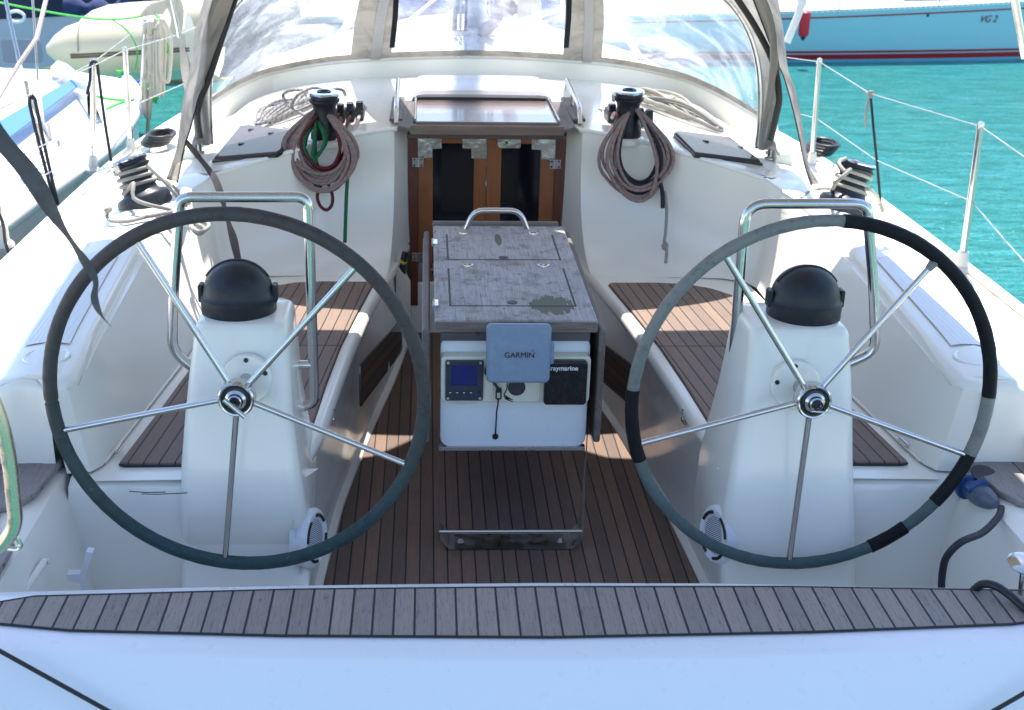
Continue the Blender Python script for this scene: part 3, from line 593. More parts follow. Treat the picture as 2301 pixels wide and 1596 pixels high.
# ---------------------------------------------------------------- steering wheels
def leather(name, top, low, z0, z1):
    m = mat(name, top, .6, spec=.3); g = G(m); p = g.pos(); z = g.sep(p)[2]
    n1 = g.noise(p, 6, 5, .65); n2 = g.noise(p, 45, 5, .7); h = g.math('ADD', g.ramp(z, z0, z1, 1, 0), g.math('MULTIPLY', g.math('SUBTRACT', n1, .5), .9), clamp=True)  # top colour blends into low colour by height, broken up by noise
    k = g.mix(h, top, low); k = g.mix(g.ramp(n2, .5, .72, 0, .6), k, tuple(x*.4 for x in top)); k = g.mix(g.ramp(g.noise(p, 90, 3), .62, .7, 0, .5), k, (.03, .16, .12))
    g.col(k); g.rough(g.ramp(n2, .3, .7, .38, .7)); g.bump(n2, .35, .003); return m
def wheel(name, C_, Rr, tau, om, spokes, lab, rimm, tapes, left):
    a = Vector((math.cos(om), math.sin(om), 0)); b = Vector((-math.sin(om)*math.sin(tau), math.cos(om)*math.sin(tau), math.cos(tau))); nn = a.cross(b)
    kk = .965; C_ = Vector(CAM).lerp(Vector(C_), kk); Rr *= kk; wh = thing(name, lab, 'steering wheel', C_, 'steering wheels')
    def pt(ang, r=Rr): return C_+(a*math.cos(ang)+b*math.sin(ang))*r
    def ang(px, py): p = onplane(px, py, C_, nn)-C_; return math.atan2(p.dot(b), p.dot(a))
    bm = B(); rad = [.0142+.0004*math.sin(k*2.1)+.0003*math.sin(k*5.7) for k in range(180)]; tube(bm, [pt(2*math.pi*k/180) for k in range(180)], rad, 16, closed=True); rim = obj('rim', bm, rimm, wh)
    bm = B()
    for k in range(0, 360): 
        t = 2*math.pi*k/360; p = pt(t, Rr-.0135)-nn*(-.004); q = pt(t+.006, Rr-.0118)-nn*(-.0075); tube(bm, [p, q], .0006, 4)
    obj('stitching', bm, mat('stitch_thread', (.09, .12, .11), .8), rim)
    for k_, (p0, p1, mm) in enumerate(tapes):
        a0, a1 = ang(*p0), ang(*p1)
        while a1 < a0: a1 += 2*math.pi
        n_ = max(6, int((a1-a0)/.03)); bm = B(); tube(bm, [pt(a0+(a1-a0)*i/n_) for i in range(n_+1)], [.0158+.0007*random.random() for i in range(n_+1)], 16)
        obj('grip_tape', bm, mm, rim)
    for px in spokes:
        t = ang(*px); d = (a*math.cos(t)+b*math.sin(t)); bm = B(); tube(bm, [C_+d*.034-nn*.004, C_+d*(Rr-.010)], .0073, 12); sp_ = obj('spoke', bm, STEEL, wh)
        bm = B(); tube(bm, [C_+d*(Rr-.034), C_+d*(Rr-.008)], [.008, .0125], 12); 
        obj('spoke_wrap', bm, rimm, sp_) if not left and px[0] > 2000 and px[1] < 700 else bm.free()
    F_ = -nn if nn.y > 0 else nn    # towards the stern
    h = B(); lathe(h, [(.020, -.02), (.040, -.018), (.0415, -.012), (.0415, .016), (.038, .020), (.035, .019)], C_, F_, 48); hub = obj('hub', h, STEEL, wh)
    h = B(); lathe(h, [(.0355, .018), (.030, .0165), (.0245, .018)], C_, F_, 48); obj('hub_ring', h, BLACKG, hub)
    h = B(); lathe(h, [(.0245, .017), (.024, .021), (.018, .026), (.016, .034), (.0135, .036), (.0125, .030), (.0, .030)], C_, F_, 40); obj('hub_nut', h, STEEL, hub)
    h = B(); lathe(h, [(.0125, .0305), (.0, .031)], C_, F_, 8); obj('nut_recess', h, BLACK, hub)
    if left:
        t = R(-42); d = a*math.cos(t)+b*math.sin(t); cc_ = C_+F_*.055+a*.004+b*-.006; h = B(); tube(h, [cc_-d*.031, cc_+d*.031], .0055, 14); tube(h, [C_+F_*.03, cc_], .005, 10); obj('brake_handle', h, STEEL, wh)
    else:
        h = B(); cc_ = C_+F_*.046+a*.006-b*.013; tube(h, [cc_-a*.022+b*.002, cc_+a*.024-b*.002], .0024, 10); obj('brake_handle', h, STEEL, wh)
    # bearing plate on the pedestal behind the wheel
    pc = C_-F_*.0+b*.0; yf = 2.765
    pc = Vector((C_.x+(.006 if left else -.012), 2.727, C_.z-.004)); up = Vector((0, .22, .975)).normalized(); ax = Vector((0, -.975, .22)).normalized()
    h = B(); lathe(h, [(.0, .006), (.056, .006), (.059, .003), (.060, -.02)], pc, ax, 48); pl = obj('bearing_plate', h, GEL, wh)
    for t in ((90, 20, 205) if left else (95, 170, 340)):
        q = pc+(Vector((1, 0, 0))*math.cos(R(t))+up*math.sin(R(t)))*.047+ax*.006; h = B(); lathe(h, [(.0, .004), (.004, .0045), (.0055, .002), (.006, 0)], q, ax, 12); obj('bolt', h, BLACK, pl)
    h = B(); tube(h, [C_-F_*.12, C_], .017, 16); obj('shaft', h, STEELR, wh)
    return wh
LE1 = leather('leather_brown_to_green', (.062, .047, .044), (.022, .07, .072), .1, .85)
LE2 = leather('leather_grey_to_green', (.20, .185, .17), (.04, .085, .085), .2, .95)
GREYG = leather('grip_leather_pale', (.20, .19, .175), (.14, .16, .15), .2, .8)
wheel('ship_helm', (-.676, 2.709, .619), .44, .038, -.047, [(312, 548), (797, 603), (142, 967), (903, 1040), (506, 1256)], 'left steering wheel in dark leather greener towards the bottom, steel T-handle on its hub', LE1,
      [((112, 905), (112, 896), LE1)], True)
wheel('ship_helm', (.699, 2.727, .605), .44, .057, .036, [(1630, 575), (2092, 598), (1437, 997), (2170, 1022), (1773, 1262)], 'right steering wheel of grey leather patched with black tape', LE2,
      [((2225, 890), (1895, 495), TAPE), ((2182, 1022), (2224, 892), GREYG), ((2110, 1138), (2182, 1022), TAPE), ((1955, 1232), (2040, 1192), TAPE), ((1418, 875), (1432, 1035), TAPE)], False)

# ---------------------------------------------------------------- cockpit table
tb = thing('cockpit_table', 'weathered grey folding cockpit table with dropped leaves on a steel frame', 'table', (0, 3.6, 0))
m = mat('weathered_table_top', (.27, .255, .25), .7); g = G(m); p = g.pos(); a_ = g.noise(g.map(p, (260, 10, 60)), 1, 5, .7, .4); b_ = g.noise(p, 14, 5, .62); c_ = g.noise(p, 48, 4, .6)
k = g.mix(g.ramp(a_, .3, .75), (.46, .44, .45), (.22, .205, .205)); k = g.mix(g.ramp(b_, .52, .68, 0, .7), k, (.10, .10, .085)); k = g.mix(g.ramp(c_, .60, .68, 0, .7), k, (.06, .055, .05)); k = g.mix(g.ramp(g.noise(g.map(p, (160, 6, 1)), 1, 6, .75), .58, .66, 0, .6), k, (.07, .065, .06)); k = g.mix(g.ramp(g.noise(p, 7, 3), .45, .7, 0, .35), k, (.24, .19, .16))
q = g.sep(p); tip = g.noise(g.map(p, (90, 16, 1)), 1, 4, .7)
dx = g.math('DIVIDE', g.math('SUBTRACT', q[0], .115), .065); dy = g.math('DIVIDE', g.math('SUBTRACT', q[1], 3.255), .085); dd = g.math('ADD', g.math('MULTIPLY', dx, dx), g.math('MULTIPLY', dy, dy))
pm = g.ramp(g.math('ADD', dd, g.math('MULTIPLY', g.math('SUBTRACT', tip, .5), 2.6)), .75, .82, 1, 0)
dx2 = g.math('DIVIDE', g.math('ADD', q[0], .0), .012); dy2 = g.math('DIVIDE', g.math('SUBTRACT', q[1], 3.90), .07); dd2 = g.math('ADD', g.math('MULTIPLY', dx2, dx2), g.math('MULTIPLY', dy2, dy2)); pm2 = g.ramp(g.math('ADD', dd2, g.math('MULTIPLY', g.math('SUBTRACT', tip, .5), 1.5)), .8, .85, 1, 0)
k = g.mix(g.math('MAXIMUM', pm, pm2), k, (.115, .115, .085)); g.col(k); g.bump(a_, .4, .0015); TTOP = m
bm = B(); box(bm, (.010, 3.60, .643), (.440, .935, .034)); top = obj('table_top', bm, [TTOP], tb, bevel=.006)
bm = B(); plate(bm, (.010, 3.131, .6415), .436, .028, .004, .003, (1, 0, 0), (0, 0, 1)); obj('front_edge', bm, planks_simple('table_front_grain', (.26, .20, .17), (.11, .085, .075), (8, 60, 140), .6, 0, .4, (0, R(25), 0)), top)
bm = B(); box(bm, (.0, 4.075, .650), (.425, .018, .045)); obj('end_batten', bm, WGREY, top, bevel=.004)
# lid grooves, finger holes, chrome fittings
def groove(pts, name='lid_groove'):
    bm = B()
    for a, b in zip(pts[:-1], pts[1:]):
        a, b = Vector(a), Vector(b); d = (b-a); c = (a+b)/2; box(bm, c, (d.length+.003 if abs(d.x) > abs(d.y) else .0055, .0055 if abs(d.x) > abs(d.y) else d.length, .0012))
    obj(name, bm, CAULK, top, smooth=False)
Z = .6603
groove([(-.166, 3.585, Z), (-.166, 3.247, Z)], 'lid_groove'); groove([(-.166, 3.247, Z), (.181, 3.247, Z)]); groove([(.181, 3.247, Z), (.181, 3.59, Z)])
groove([(-.166, 3.955, Z), (-.166, 3.678, Z)]); groove([(-.166, 3.678, Z), (.181, 3.678, Z)]); groove([(.181, 3.678, Z), (.181, 3.955, Z)])
for px in ((1131, 579), (1151, 680)):
    p = at(*px, z=Z); bm = B(); lathe(bm, [(.0, .0015), (.0145, .0015), (.0145, 0)], p, (0, 0, 1), 24); obj('finger_hole', bm, BLACK, top)
for px in ((1041, 523), (1198, 524), (1050, 596), (1221, 597)):
    p = at(*px, z=Z); bm = B(); lathe(bm, [(.019, 0), (.0185, .003), (.0145, .004), (.0125, .0015), (0, .0015)], p, (0, 0, 1), 28)
    for t in (0, 120, 240): d = Vector((math.cos(R(t+20)), math.sin(R(t+20)), 0)); tube(bm, [p+Vector((0, 0, .003)), p+d*.012+Vector((0, 0, .003))], .002, 6)
    obj('lid_fitting', bm, STEEL, top)
bm = B(); tube(bm, fillet([(-.102, 4.03, .655), (-.075, 4.03, .722), (.078, 4.03, .722), (.106, 4.03, .655)], .035, 8), .0095, 14); obj('handle', bm, STEEL, top)
# leaves
for s, x0 in ((-1, -.222), (1, .233)):
    bm = B(); box(bm, (x0+s*.010, 3.605, .467), (.020, .955, .338)); lf = obj('folding_leaf', bm, WGREYY, tb, bevel=.007)
    bm = B(); box(bm, (x0+s*.0205, 3.605, .467), (.003, .90, .30)); obj('leaf_underside', bm, GREYC, lf, bevel=.001)
    if s < 0:
        for px in ((1096-1096+972, 600), (974, 682), (973, 545)):
            p = at(*px, x=-.2125); bm = B(); tube(bm, [p+Vector((0, -.028, .0)), p+Vector((0, .028, 0))], .005, 10); box(bm, p+Vector((.006, 0, .002)), (.014, .05, .002)); obj('leaf_hinge', bm, STEEL, lf)
# under-frame, white front panel
bm = B(); box(bm, (.0085, 3.143, .613), (.405, .006, .032)); obj('top_bracket', bm, planks_simple('dark_batten', (.12, .11, .115), (.06, .05, .05), (4, 60, 60), .4), tb, bevel=.001)
for x in (-.095, .098):
    bm = B(); lathe(bm, [(0, .004), (.004, .004), (.006, .001), (.006, 0)], (x, 3.140, .618), (0, -1, 0), 14); obj('bracket_bolt', bm, mat('rusty_bolt', (.10, .06, .035), .6), tb)
bm = B(); box(bm, (.010, 3.60, .45), (.36, .82, .32)); obj('table_box', bm, GEL, tb, bevel=.01)
bm = B(); W2 = .4085; poly = [(x, z) for x, z in rrect(W2, .330, .03)]; prism(bm, [(.0105+x, 3.150, .441+z+.0) for x, z in poly], (0, .02, 0)); fp_ = obj('front_panel', bm, gelcoat('gelcoat_panel', (.76, .78, .80), .3, .06), tb, bevel=.003)
bm = B(); fr = fillet([(-.205, 3.125, .60), (-.205, 3.125, .275), (-.2045, 3.122, .02), (-.19, 3.105, .006), (.205, 3.105, .006), (.222, 3.122, .02), (.2245, 3.125, .275), (.2245, 3.125, .60)], .02, 4)
rows = []
xs_ = [(-.199, .60), (-.199, .275), (-.197, .16), (-.197, .07), (-.191, .035), (-.168, .010), (-.15, .007), (.162, .007), (.182, .010), (.205, .035), (.211, .07), (.213, .16), (.2165, .275), (.2165, .60)]
rows = [[(x, 3.045+.07*(z > .05)*1.0+(0 if z < .05 else 0), z), (x, 3.115+.03, z)] for x, z in xs_]
rows = [[(x, float(np.interp(z, [.0, .05, .12, .3], [3.045, 3.05, 3.085, 3.13])), z), (x, 3.145, z)] for x, z in xs_]
loft(bm, rows); bmesh.ops.solidify(bm, geom=bm.faces[:], thickness=.004); obj('steel_frame', bm, steel('frame_steel', (.66, .64, .62), .38), tb, bevel=.0015, ang=60)
bm = B(); tube(bm, [(-.196, 3.075, .048), (.209, 3.075, .048)], .0065, 14); obj('foot_bar', bm, STEEL, tb)
for x in (-.135, .150):
    bm = B(); lathe(bm, [(0, .010), (.006, .010), (.008, .007), (.009, .002), (.012, 0)], (x, 3.085, .010), (0, 0, 1), 6); obj('foot_bolt', bm, STEELR, tb)
bm = B(); box(bm, (.009, 3.155, .272), (.41, .02, .012)); obj('bottom_rail', bm, STEELR, tb, bevel=.001)
# instrument pod
bm = B(); prism(bm, [(.0105+x, 3.150, .4955+z) for x, z in rrect(.405, .135, .012)], (0, -.040, 0)); pod = obj('instrument_pod', bm, CREAMP, tb, bevel=.005, seg=3)
for x in (-.125, .14):
    bm = B(); prism(bm, [(x-.042, 3.115, .429), (x+.042, 3.115, .429), (x+.022, 3.120, .419), (x-.022, 3.120, .419)], (0, .03, 0)); obj('pod_chin', bm, WHITEP, pod, bevel=.002)
for x in (-.063, .063):
    bm = B(); box(bm, (x+.0105, 3.1095, .47), (.006, .004, .075)); obj('pod_rib', bm, CREAMP, pod, bevel=.0015)
bm = B(); lathe(bm, [(0, .006), (.020, .006), (.0235, .003), (.024, 0)], (.0135, 3.110, .474), (0, -1, 0), 36); obj('port_plug', bm, CHAR, pod)
bm = B(); tube(bm, [(-.012, 3.1085, .50), (-.013, 3.1085, .47), (-.02, 3.1085, .452), (-.016, 3.1085, .440), (.004, 3.1085, .432)], .0014, 6); prism(bm, [(-.017, 3.1095, .452), (-.004, 3.1095, .443), (.006, 3.1095, .437), (-.015, 3.1095, .440)], (0, -.0012, 0)); obj('crack', bm, CAULK, pod)
# multi-function display with blue screen
ds = thing('instrument_display', 'square black instrument with blue screen and four buttons on the pod', 'instrument', (-.128, 3.10, .495))
bm = B(); plate(bm, (-.129, 3.112, .4955), .103, .118, .006, .010); body = obj('housing', bm, plastic('display_housing', (.028, .038, .060), .35), ds, bevel=.003)
bm = B(); plate(bm, (-.129, 3.1025, .512), .070, .058, .002, .0015); obj('screen', bm, mat('display_screen', (.004, .012, .13), .12, coat=.5), ds)
for i in range(5):
    bm = B(); plate(bm, (-.167+.0187*i+(.004 if i == 4 else 0), 3.1025, .462), .014 if 0 < i < 4 else .009, .0085, .004, .002); bt = obj('button', bm, BLACK, ds, bevel=.001)
    if i < 4: bm = B(); box(bm, (-.167+.0187*i, 3.1002, .462), (.006, .0008, .0022)); obj('button_mark', bm, WHITEP, bt)
for x, z in ((-.173, .548), (-.086, .548), (-.173, .444), (-.086, .444)):
    bm = B(); lathe(bm, [(0, .0015), (.004, .001), (.004, 0)], (x, 3.1025, z), (0, -1, 0), 12); obj('corner_screw', bm, STEELR, ds)
# covered autopilot head
ib = thing('instrument_cover', 'black square instrument cover with white lettering, right end of the pod', 'cover', (.145, 3.10, .495))
bm = B(); plate(bm, (.1445, 3.112, .4935), .116, .128, .010, .024); cv = obj('cover', bm, BLACKG, ib, bevel=.006, seg=3)
text('lettering', 'raymarine', .0185, (.1385, 3.0878, .5385), (1, 0, 0), (0, 0, 1), mat('print_white', (.7, .7, .72), .5), ib, .0004, weight=.0004)
# chart plotter under its grey cover
cp = thing('chart_plotter', 'blue-grey covered chart plotter mounted at the table front', 'chart plotter', (.01, 3.06, .59)); ux = Vector((1, 0, 0)); uy = Vector((0, .10, 1)).normalized()
bm = B(); c0 = Vector((.0105, 3.062, .597)); prism(bm, [c0+ux*x*(1.0+.02*(y > 0))+uy*y for x, y in rrect(.168, .160, .014)], Vector((0, -.028, .003))); cvr = obj('cover', bm, GREYC, cp, bevel=.009, seg=4)
bm = B(); box(bm, c0+Vector((.087, -.008, 0)), (.016, .02, .062)); obj('side_grip', bm, GREYC, cvr, bevel=.006)
bm = B(); box(bm, c0+Vector((0, -.029, -.066)), (.12, .002, .0016)); obj('cover_crease', bm, plastic('cover_shade', (.11, .15, .20), .4), cvr)
text('lettering', 'GARMIN', .021, c0+Vector((.002, -.0300, .001)), ux, uy, mat('print_black', (.01, .01, .012), .5), cp, .0004, weight=.0)
bm = B(); t0 = c0+Vector((.037, -.0300, .0135)); prism(bm, [t0+Vector((-.004, 0, 0)), t0+Vector((.004, 0, 0)), t0+Vector((0, .0004, .0055))], (0, -.0006, 0)); obj('emblem', bm, mat('print_blue', (.02, .16, .45), .5), cp, smooth=False)
bm = B(); tube(bm, [(.0105, 3.11, .56), (.0105, 3.07, .57)], .02, 14); box(bm, (.0105, 3.085, .545), (.15, .02, .05)); obj('bracket', bm, BLACK, cp, bevel=.004)
bm = B(); tube(bm, cr_path([(-.07, 3.07, .55), (-.072, 3.088, .525), (-.055, 3.10, .500), (-.042, 3.098, .482), (-.036, 3.095, .474)], 6), .004, 8); obj('cable', bm, BLACK, cp)
bm = B(); lp = rrect(.013, .028, .003, 3); tube(bm, [(-.036+x, 3.095, .460+z) for x, z in lp], .0022, 8, closed=True); box(bm, (-.036, 3.095, .472), (.014, .008, .012)); tube(bm, [(-.036, 3.098, .446), (-.037, 3.106, .42), (-.038, 3.125, .40), (-.039, 3.145, .315)], .0022, 8); lathe(bm, [(0, .003), (.0085, .003), (.009, 0)], (-.039, 3.150, .308), (0, -1, 0), 20)
tag(obj('plug_lanyard', bm, BLACK), 'thin black strap with round plug hanging down the table panel', 'lanyard')
# ---------------------------------------------------------------- companionway
cd = thing('companionway_door', 'varnished mahogany double doors with dark panes closing the companionway', 'door', (0, 4.8, .14))
YD = 4.80
def dx(X): return (860+X/2.645)/1.1278
def dpx(X0, X1, z0, z1, y, th, nm, mt, par, bev=.002):
    a, b = at(dx(X0), 360, y=y).x, at(dx(X1), 360, y=y).x; bm = B(); box(bm, ((a+b)/2, y+th/2, (z0+z1)/2), (b-a, th, z1-z0)); return obj(nm, bm, mt, par, bevel=bev)
zt_, zb_ = .845, .17
dpx(462, 526, .12, zt_, YD-.012, .04, 'jamb', MAHOGD, cd); dpx(1447, 1530, .12, zt_, YD-.012, .04, 'jamb', MAHOGD, cd)
for (s0, g0, g1, s1) in ((527, 627, 903, 985), (990, 1086, 1348, 1446)):
    lf = thing('door_leaf', 'x', 'x'); del lf['label'], lf['category']; lf.parent = cd; lf.matrix_parent_inverse = parent_world(cd).inverted()
    dpx(s0, g0, zb_, zt_, YD, .024, 'stile', MAHOG, lf); dpx(g1, s1, zb_, zt_, YD, .024, 'stile', MAHOG, lf)
    dpx(g0, g1, zt_-.062, zt_, YD+.0005, .023, 'rail', MAHOG, lf); dpx(g0, g1, zb_, zb_+.08, YD+.0005, .023, 'rail', MAHOG, lf)
    dpx(g0-1, g1+1, zb_+.07, zt_-.055, YD+.009, .008, 'pane', mat('dark_pane', (.006, .006, .009), .06, coat=.4), lf)
PLATE = mat('brushed_plate', (.60, .57, .52), .22, 1.); g = G(PLATE); g.bump(g.noise(g.pos(), 22, 2), .25, .01)
def lplate(pts, nm='corner_plate', screws=()):
    q = [at(dx(X), Y/2.983, y=YD-.001) for X, Y in pts]; bm = B(); prism(bm, q, (0, -.0022, 0)); o = obj(nm, bm, PLATE, cd, bevel=.0008)
    for X, Y in screws:
        v = at(dx(X), Y/2.983, y=YD-.003); bm = B(); lathe(bm, [(0, .001), (.0032, .0008), (.0036, 0)], v, (0, -1, 0), 10); obj('screw', bm, STEELR, o)
lplate([(526, 905), (686, 905), (686, 996), (622, 998), (622, 1060), (526, 1060)], screws=[(535, 915), (677, 915), (677, 988), (535, 1050), (612, 1050)])
lplate([(825, 905), (985, 907), (985, 1064), (885, 1062), (885, 998), (825, 996)], screws=[(835, 915), (975, 915), (835, 988), (975, 1054), (895, 1052)])
lplate([(1290, 908), (1450, 909), (1450, 1070), (1354, 1068), (1354, 1006), (1290, 1004)], screws=[(1303, 920), (1437, 920), (1303, 990), (1365, 1055), (1437, 1055)])
lplate([(1062, 907), (1216, 908), (1216, 985), (1208, 995), (1072, 993), (1062, 983)], 'lock_plate', [(1075, 985), (1200, 985)])
v = at(dx(1122), 956/2.983, y=YD-.003); bm = B(); lathe(bm, [(0, .002), (.005, .002), (.005, 0)], v, (0, -1, 0), 14); obj('keyhole', bm, BLACK, cd)
for X, Yv in ((527, 1089/2.983), (1447, 1101/2.983), (530, 578), ):
    v = at(dx(X), Yv, y=YD-.014) if X != 530 else at(938, 578, y=YD-.014); bm = B(); box(bm, v, (.044, .003, .036)); tube(bm, [v+Vector((0, -.003, -.019)), v+Vector((0, -.003, .019))], .004, 8); h_ = obj('hinge', bm, STEEL, cd, bevel=.001)
    for e in (-1, 1):
        for f_ in (-1, 1): bm = B(); lathe(bm, [(0, .001), (.004, .0008), (.0042, 0)], v+Vector((e*.014, -.0015, f_*.011)), (0, -1, 0), 10); obj('screw', bm, CHAR, h_)
q = [at(x_, y_, y=YD-.002) for x_, y_ in ((939, 590), (962, 590), (962, 640), (939, 640))]; bm = B(); prism(bm, q, (0, -.002, 0)); obj('bottom_plate', bm, PLATE, cd)
# sliding hatch with teak beam and its garage
hs = thing('sliding_hatch', 'closed brown companionway hatch with teak front beam above the mahogany doors', 'hatch', (0, 4.9, .87))
bm = B(); box(bm, (-.007, 4.638, .869), (.575, .036, .036)); obj('front_beam', bm, planks_simple('teak_beam', (.22, .15, .115), (.12, .08, .06), (4, 60, 60), .5, 0, .3), hs, bevel=.005)
bm = B(); box(bm, (-.007, 4.655, .842), (.60, .03, .016)); obj('drip_batten', bm, planks_simple('teak_dark', (.10, .065, .05), (.06, .04, .03), (4, 60, 60), .5), hs, bevel=.003)
m = planks_simple('hatch_slab', (.20, .145, .13), (.15, .105, .095), (7, 55, 40), .22, .6, .12); bm = B(); box(bm, (-.007, 4.89, .886), (.535, .48, .022)); obj('hatch_slab', bm, m, hs, bevel=.004)
bm = B(); box(bm, (-.012, 5.12, .902), (.53, .02, .018)); obj('shadow_gap_strip', bm, BLACK, hs)  # black strip stands in for the shaded gap under the garage edge
for s in (-1, 1):
    bm = B(); prism(bm, [(s*.275-.007, 4.62, .862), (s*.335-.007, 4.655, .868), (s*.335-.007, 5.12, .880), (s*.275-.007, 5.12, .880)], (0, 0, .012)); obj('hatch_runner', bm, WGREYY, hs, bevel=.003)
    bm = B(); tube(bm, [(s*.270-.007, 4.64, .905), (s*.270-.007, 5.12, .907)], .005, 8); obj('runner_trim', bm, STEEL, hs)
hg = thing('hatch_garage', 'grey-white moulded hatch garage in front of the sprayhood window', 'hatch cover', (0, 5.3, .9)); bm = B(); rows = []
for y, dz, k in ((5.115, -.01, 1), (5.105, .012, 1), (5.115, .026, .995), (5.16, .034, .99), (5.50, .026, .985), (5.56, .015, .96), (5.58, -.02, .95)):
    row = []
    for x, z in [(-.292, -.02), (-.290, .0), (-.280, .6), (-.262, .88), (-.23, .98), (0, 1.02), (.23, .98), (.262, .88), (.280, .6), (.290, 0), (.292, -.02)]: row.append((x*k-.008, y, .885+ (dz+.02)*z*1.1))
    rows.append(row)
V_ = loft(bm, rows); obj('moulding', bm, gelcoat('gelcoat_garage', (.60, .58, .58), .4), hg, bevel=0)
# ---------------------------------------------------------------- grab rails beside the hatch
for s, a, b, lab in ((-1, (890, 272), (896, 200), 'polished grab rail on the left side of the companionway hatch'), (1, (1304, 274), (1268, 200), 'polished grab rail on the right side of the companionway hatch')):
    A_, Bb = at(*a, z=.885), at(*b, z=.905); g_ = thing('hand_rail', lab, 'grab rail', A_, 'hatch grab rails')
    up = Vector((s*.0, 0, .055)); bm = B(); P = [A_-Vector((0, 0, .01)), A_+up*.9+Vector((0, .05, 0)), Bb+up*.9-Vector((0, .05, 0)), Bb]; tube(bm, fillet(P, .05, 7), .0095, 14); obj('tube', bm, STEEL, g_)
    bm = B(); tube(bm, [A_.lerp(Bb, .5)+up, A_.lerp(Bb, .5)-up*.4], .007, 10); obj('post', bm, STEEL, g_)
    bm = B(); box(bm, A_.lerp(Bb, .45)+Vector((0, 0, -.012)), (.05, .48, .012)); obj('teak_pad', bm, WGREYY, g_, bevel=.003)
# ---------------------------------------------------------------- winches
def winch(name, base, axis, sc_, lab, arm, big, group):
    base = Vector(base); ax = Vector(axis).normalized(); wn = thing(name, lab, 'winch', base, group); H = .165*sc_
    side = Vector(arm).normalized(); side = (side-ax*side.dot(ax)).normalized()
    if big: prof = [(0, 0), (.084, 0), (.088, .01), (.088, .04), (.082, .05), (.060, .058), (.057, .066), (.053, .085), (.047, .10), (.047, .125), (.052, .135), (.060, .141), (.062, .148), (.054, .152), (.054, .158), (.06, .160), (.06, .166)]
    else: prof = [(0, 0), (.052, 0), (.054, .006), (.054, .035), (.052, .05), (.045, .062), (.0425, .08), (.0415, .11), (.044, .128), (.052, .138), (.056, .143), (.056, .150), (.050, .153), (.050, .160), (.055, .162), (.055, .168)]
    prof = [(r*sc_, h*sc_) for r, h in prof]; bm = B(); lathe(bm, prof, base, ax, 48, side); obj('drum', bm, BLACK if not big else plastic('drum_navy', (.02, .024, .034), .4), wn, ang=50)
    t0 = prof[-1][1]; r0 = prof[-1][0]
    bm = B(); lathe(bm, [(r0*1.02, t0-.002), (r0*1.05, t0+.002), (r0*1.0, t0+.008), (r0*.72, t0+.0105), (r0*.62, t0+.008), (r0*.5, t0+.008)], base, ax, 48, side); cap = obj('top_plate', bm, steel('winch_chrome', (.66, .72, .82), .12), wn)
    bm = B(); lathe(bm, [(r0*.5, t0+.008), (r0*.42, t0+.013), (r0*.3, t0+.012), (r0*.26, t0+.004), (0, t0+.004)], base, ax, 32, side); obj('socket', bm, BLACK, cap)
    fw = ax.cross(side); c_ = base+ax*(t0+.004); bm = B()
    w3 = .011*sc_; pth = [c_+side*r0*.8, c_+side*r0*1.22, c_+side*r0*1.28-ax*.012*sc_, c_+side*r0*1.22-ax*.034*sc_]; loft(bm, [[p-fw*w3, p+fw*w3] for p in pth]); bmesh.ops.solidify(bm, geom=bm.faces[:], thickness=.004); obj('self_tailing_arm', bm, STEEL, wn, bevel=.001)
    return base, ax, side
def turns(ax, base, side, r, h0, h1, n, a0=0):
    fw = ax.cross(side); out = []
    for i in range(int(n*18)+1):
        t = i/(n*18); a = a0+2*math.pi*n*t; out.append(base+ax*(h0+(h1-h0)*t)+(side*math.cos(a)+fw*math.sin(a))*r)
    return out
# cabin-top winches
for s, bpx, tpx, lab in ((-1, (729, 317), (723, 222), 'black cabin-top winch on the left, draped with the red-flecked and green rope coil'), (1, (1412, 312), (1414, 222), 'black cabin-top winch on the right, draped with the red-flecked and black rope coil')):
    b0 = oncab(*bpx); b0.y += .05; b0.z = cabz(b0.x)-.004; winch('cabin_winch', b0, (0, -.04, 1), 1.0, lab, (-1, -.45, 0), False, 'cabin-top winches')
    bm = B(); lathe(bm, [(0, .004), (.06, .004), (.066, 0), (.066, -.02)], b0, (0, 0, 1), 32); tag(obj('winch_pad', bm, GEL), ('left' if s < 0 else 'right')+' round white moulded pad under the cabin-top winch', 'winch pad', 'cabin winch pads')
# primary winches on the coaming pods
WL = at(332, 470, z=.67); WR = at(1893, 478, z=.67)
axl = (at(288, 358, y=WL.y+.03)-WL).normalized(); axr = (at(1927, 368, y=WR.y+.03)-WR).normalized()
winch('primary_winch', WL, axl, 1.05, 'large black coaming winch on the left with three turns of grey rope', (-.4, -1, 0), True, 'coaming winches')
winch('primary_winch', WR, axr, 1.05, 'large black coaming winch on the right, beside the open water', (-1, .1, 0), True, 'coaming winches')
def ropeobj(path, r, mt, lab, cat='rope', group=None, name='rope', seg=10, n=6, smooth=True, flat=None):
    bm = B(); tube(bm, cr_path(path, n) if smooth else path, r, seg, flat=flat); return tag(obj(name, bm, mt), lab, cat, group)
fwd = Vector((0, 1, 0)); sL = Vector((1, 0, 0)); sL = (sL-axl*sL.dot(axl)).normalized()
tp = turns(axl, WL, sL, .058, .145, .072, 3.2, math.pi*.9)
tail = [tp[-1], at(300, 412, y=WL.y-.10), at(300, 445, y=WL.y-.14), at(340, 462, y=WL.y-.16), at(385, 472, y=WL.y-.13), at(425, 492, z=.70), at(458, 498, z=.70), at(470, 508, z=.70), at(450, 522, z=.69), at(432, 510, z=.69), at(440, 500, z=.70)]
ropeobj(tp+tail[1:], .0068, ROPE_GREY, 'grey rope wound three times round the left coaming winch', n=3)
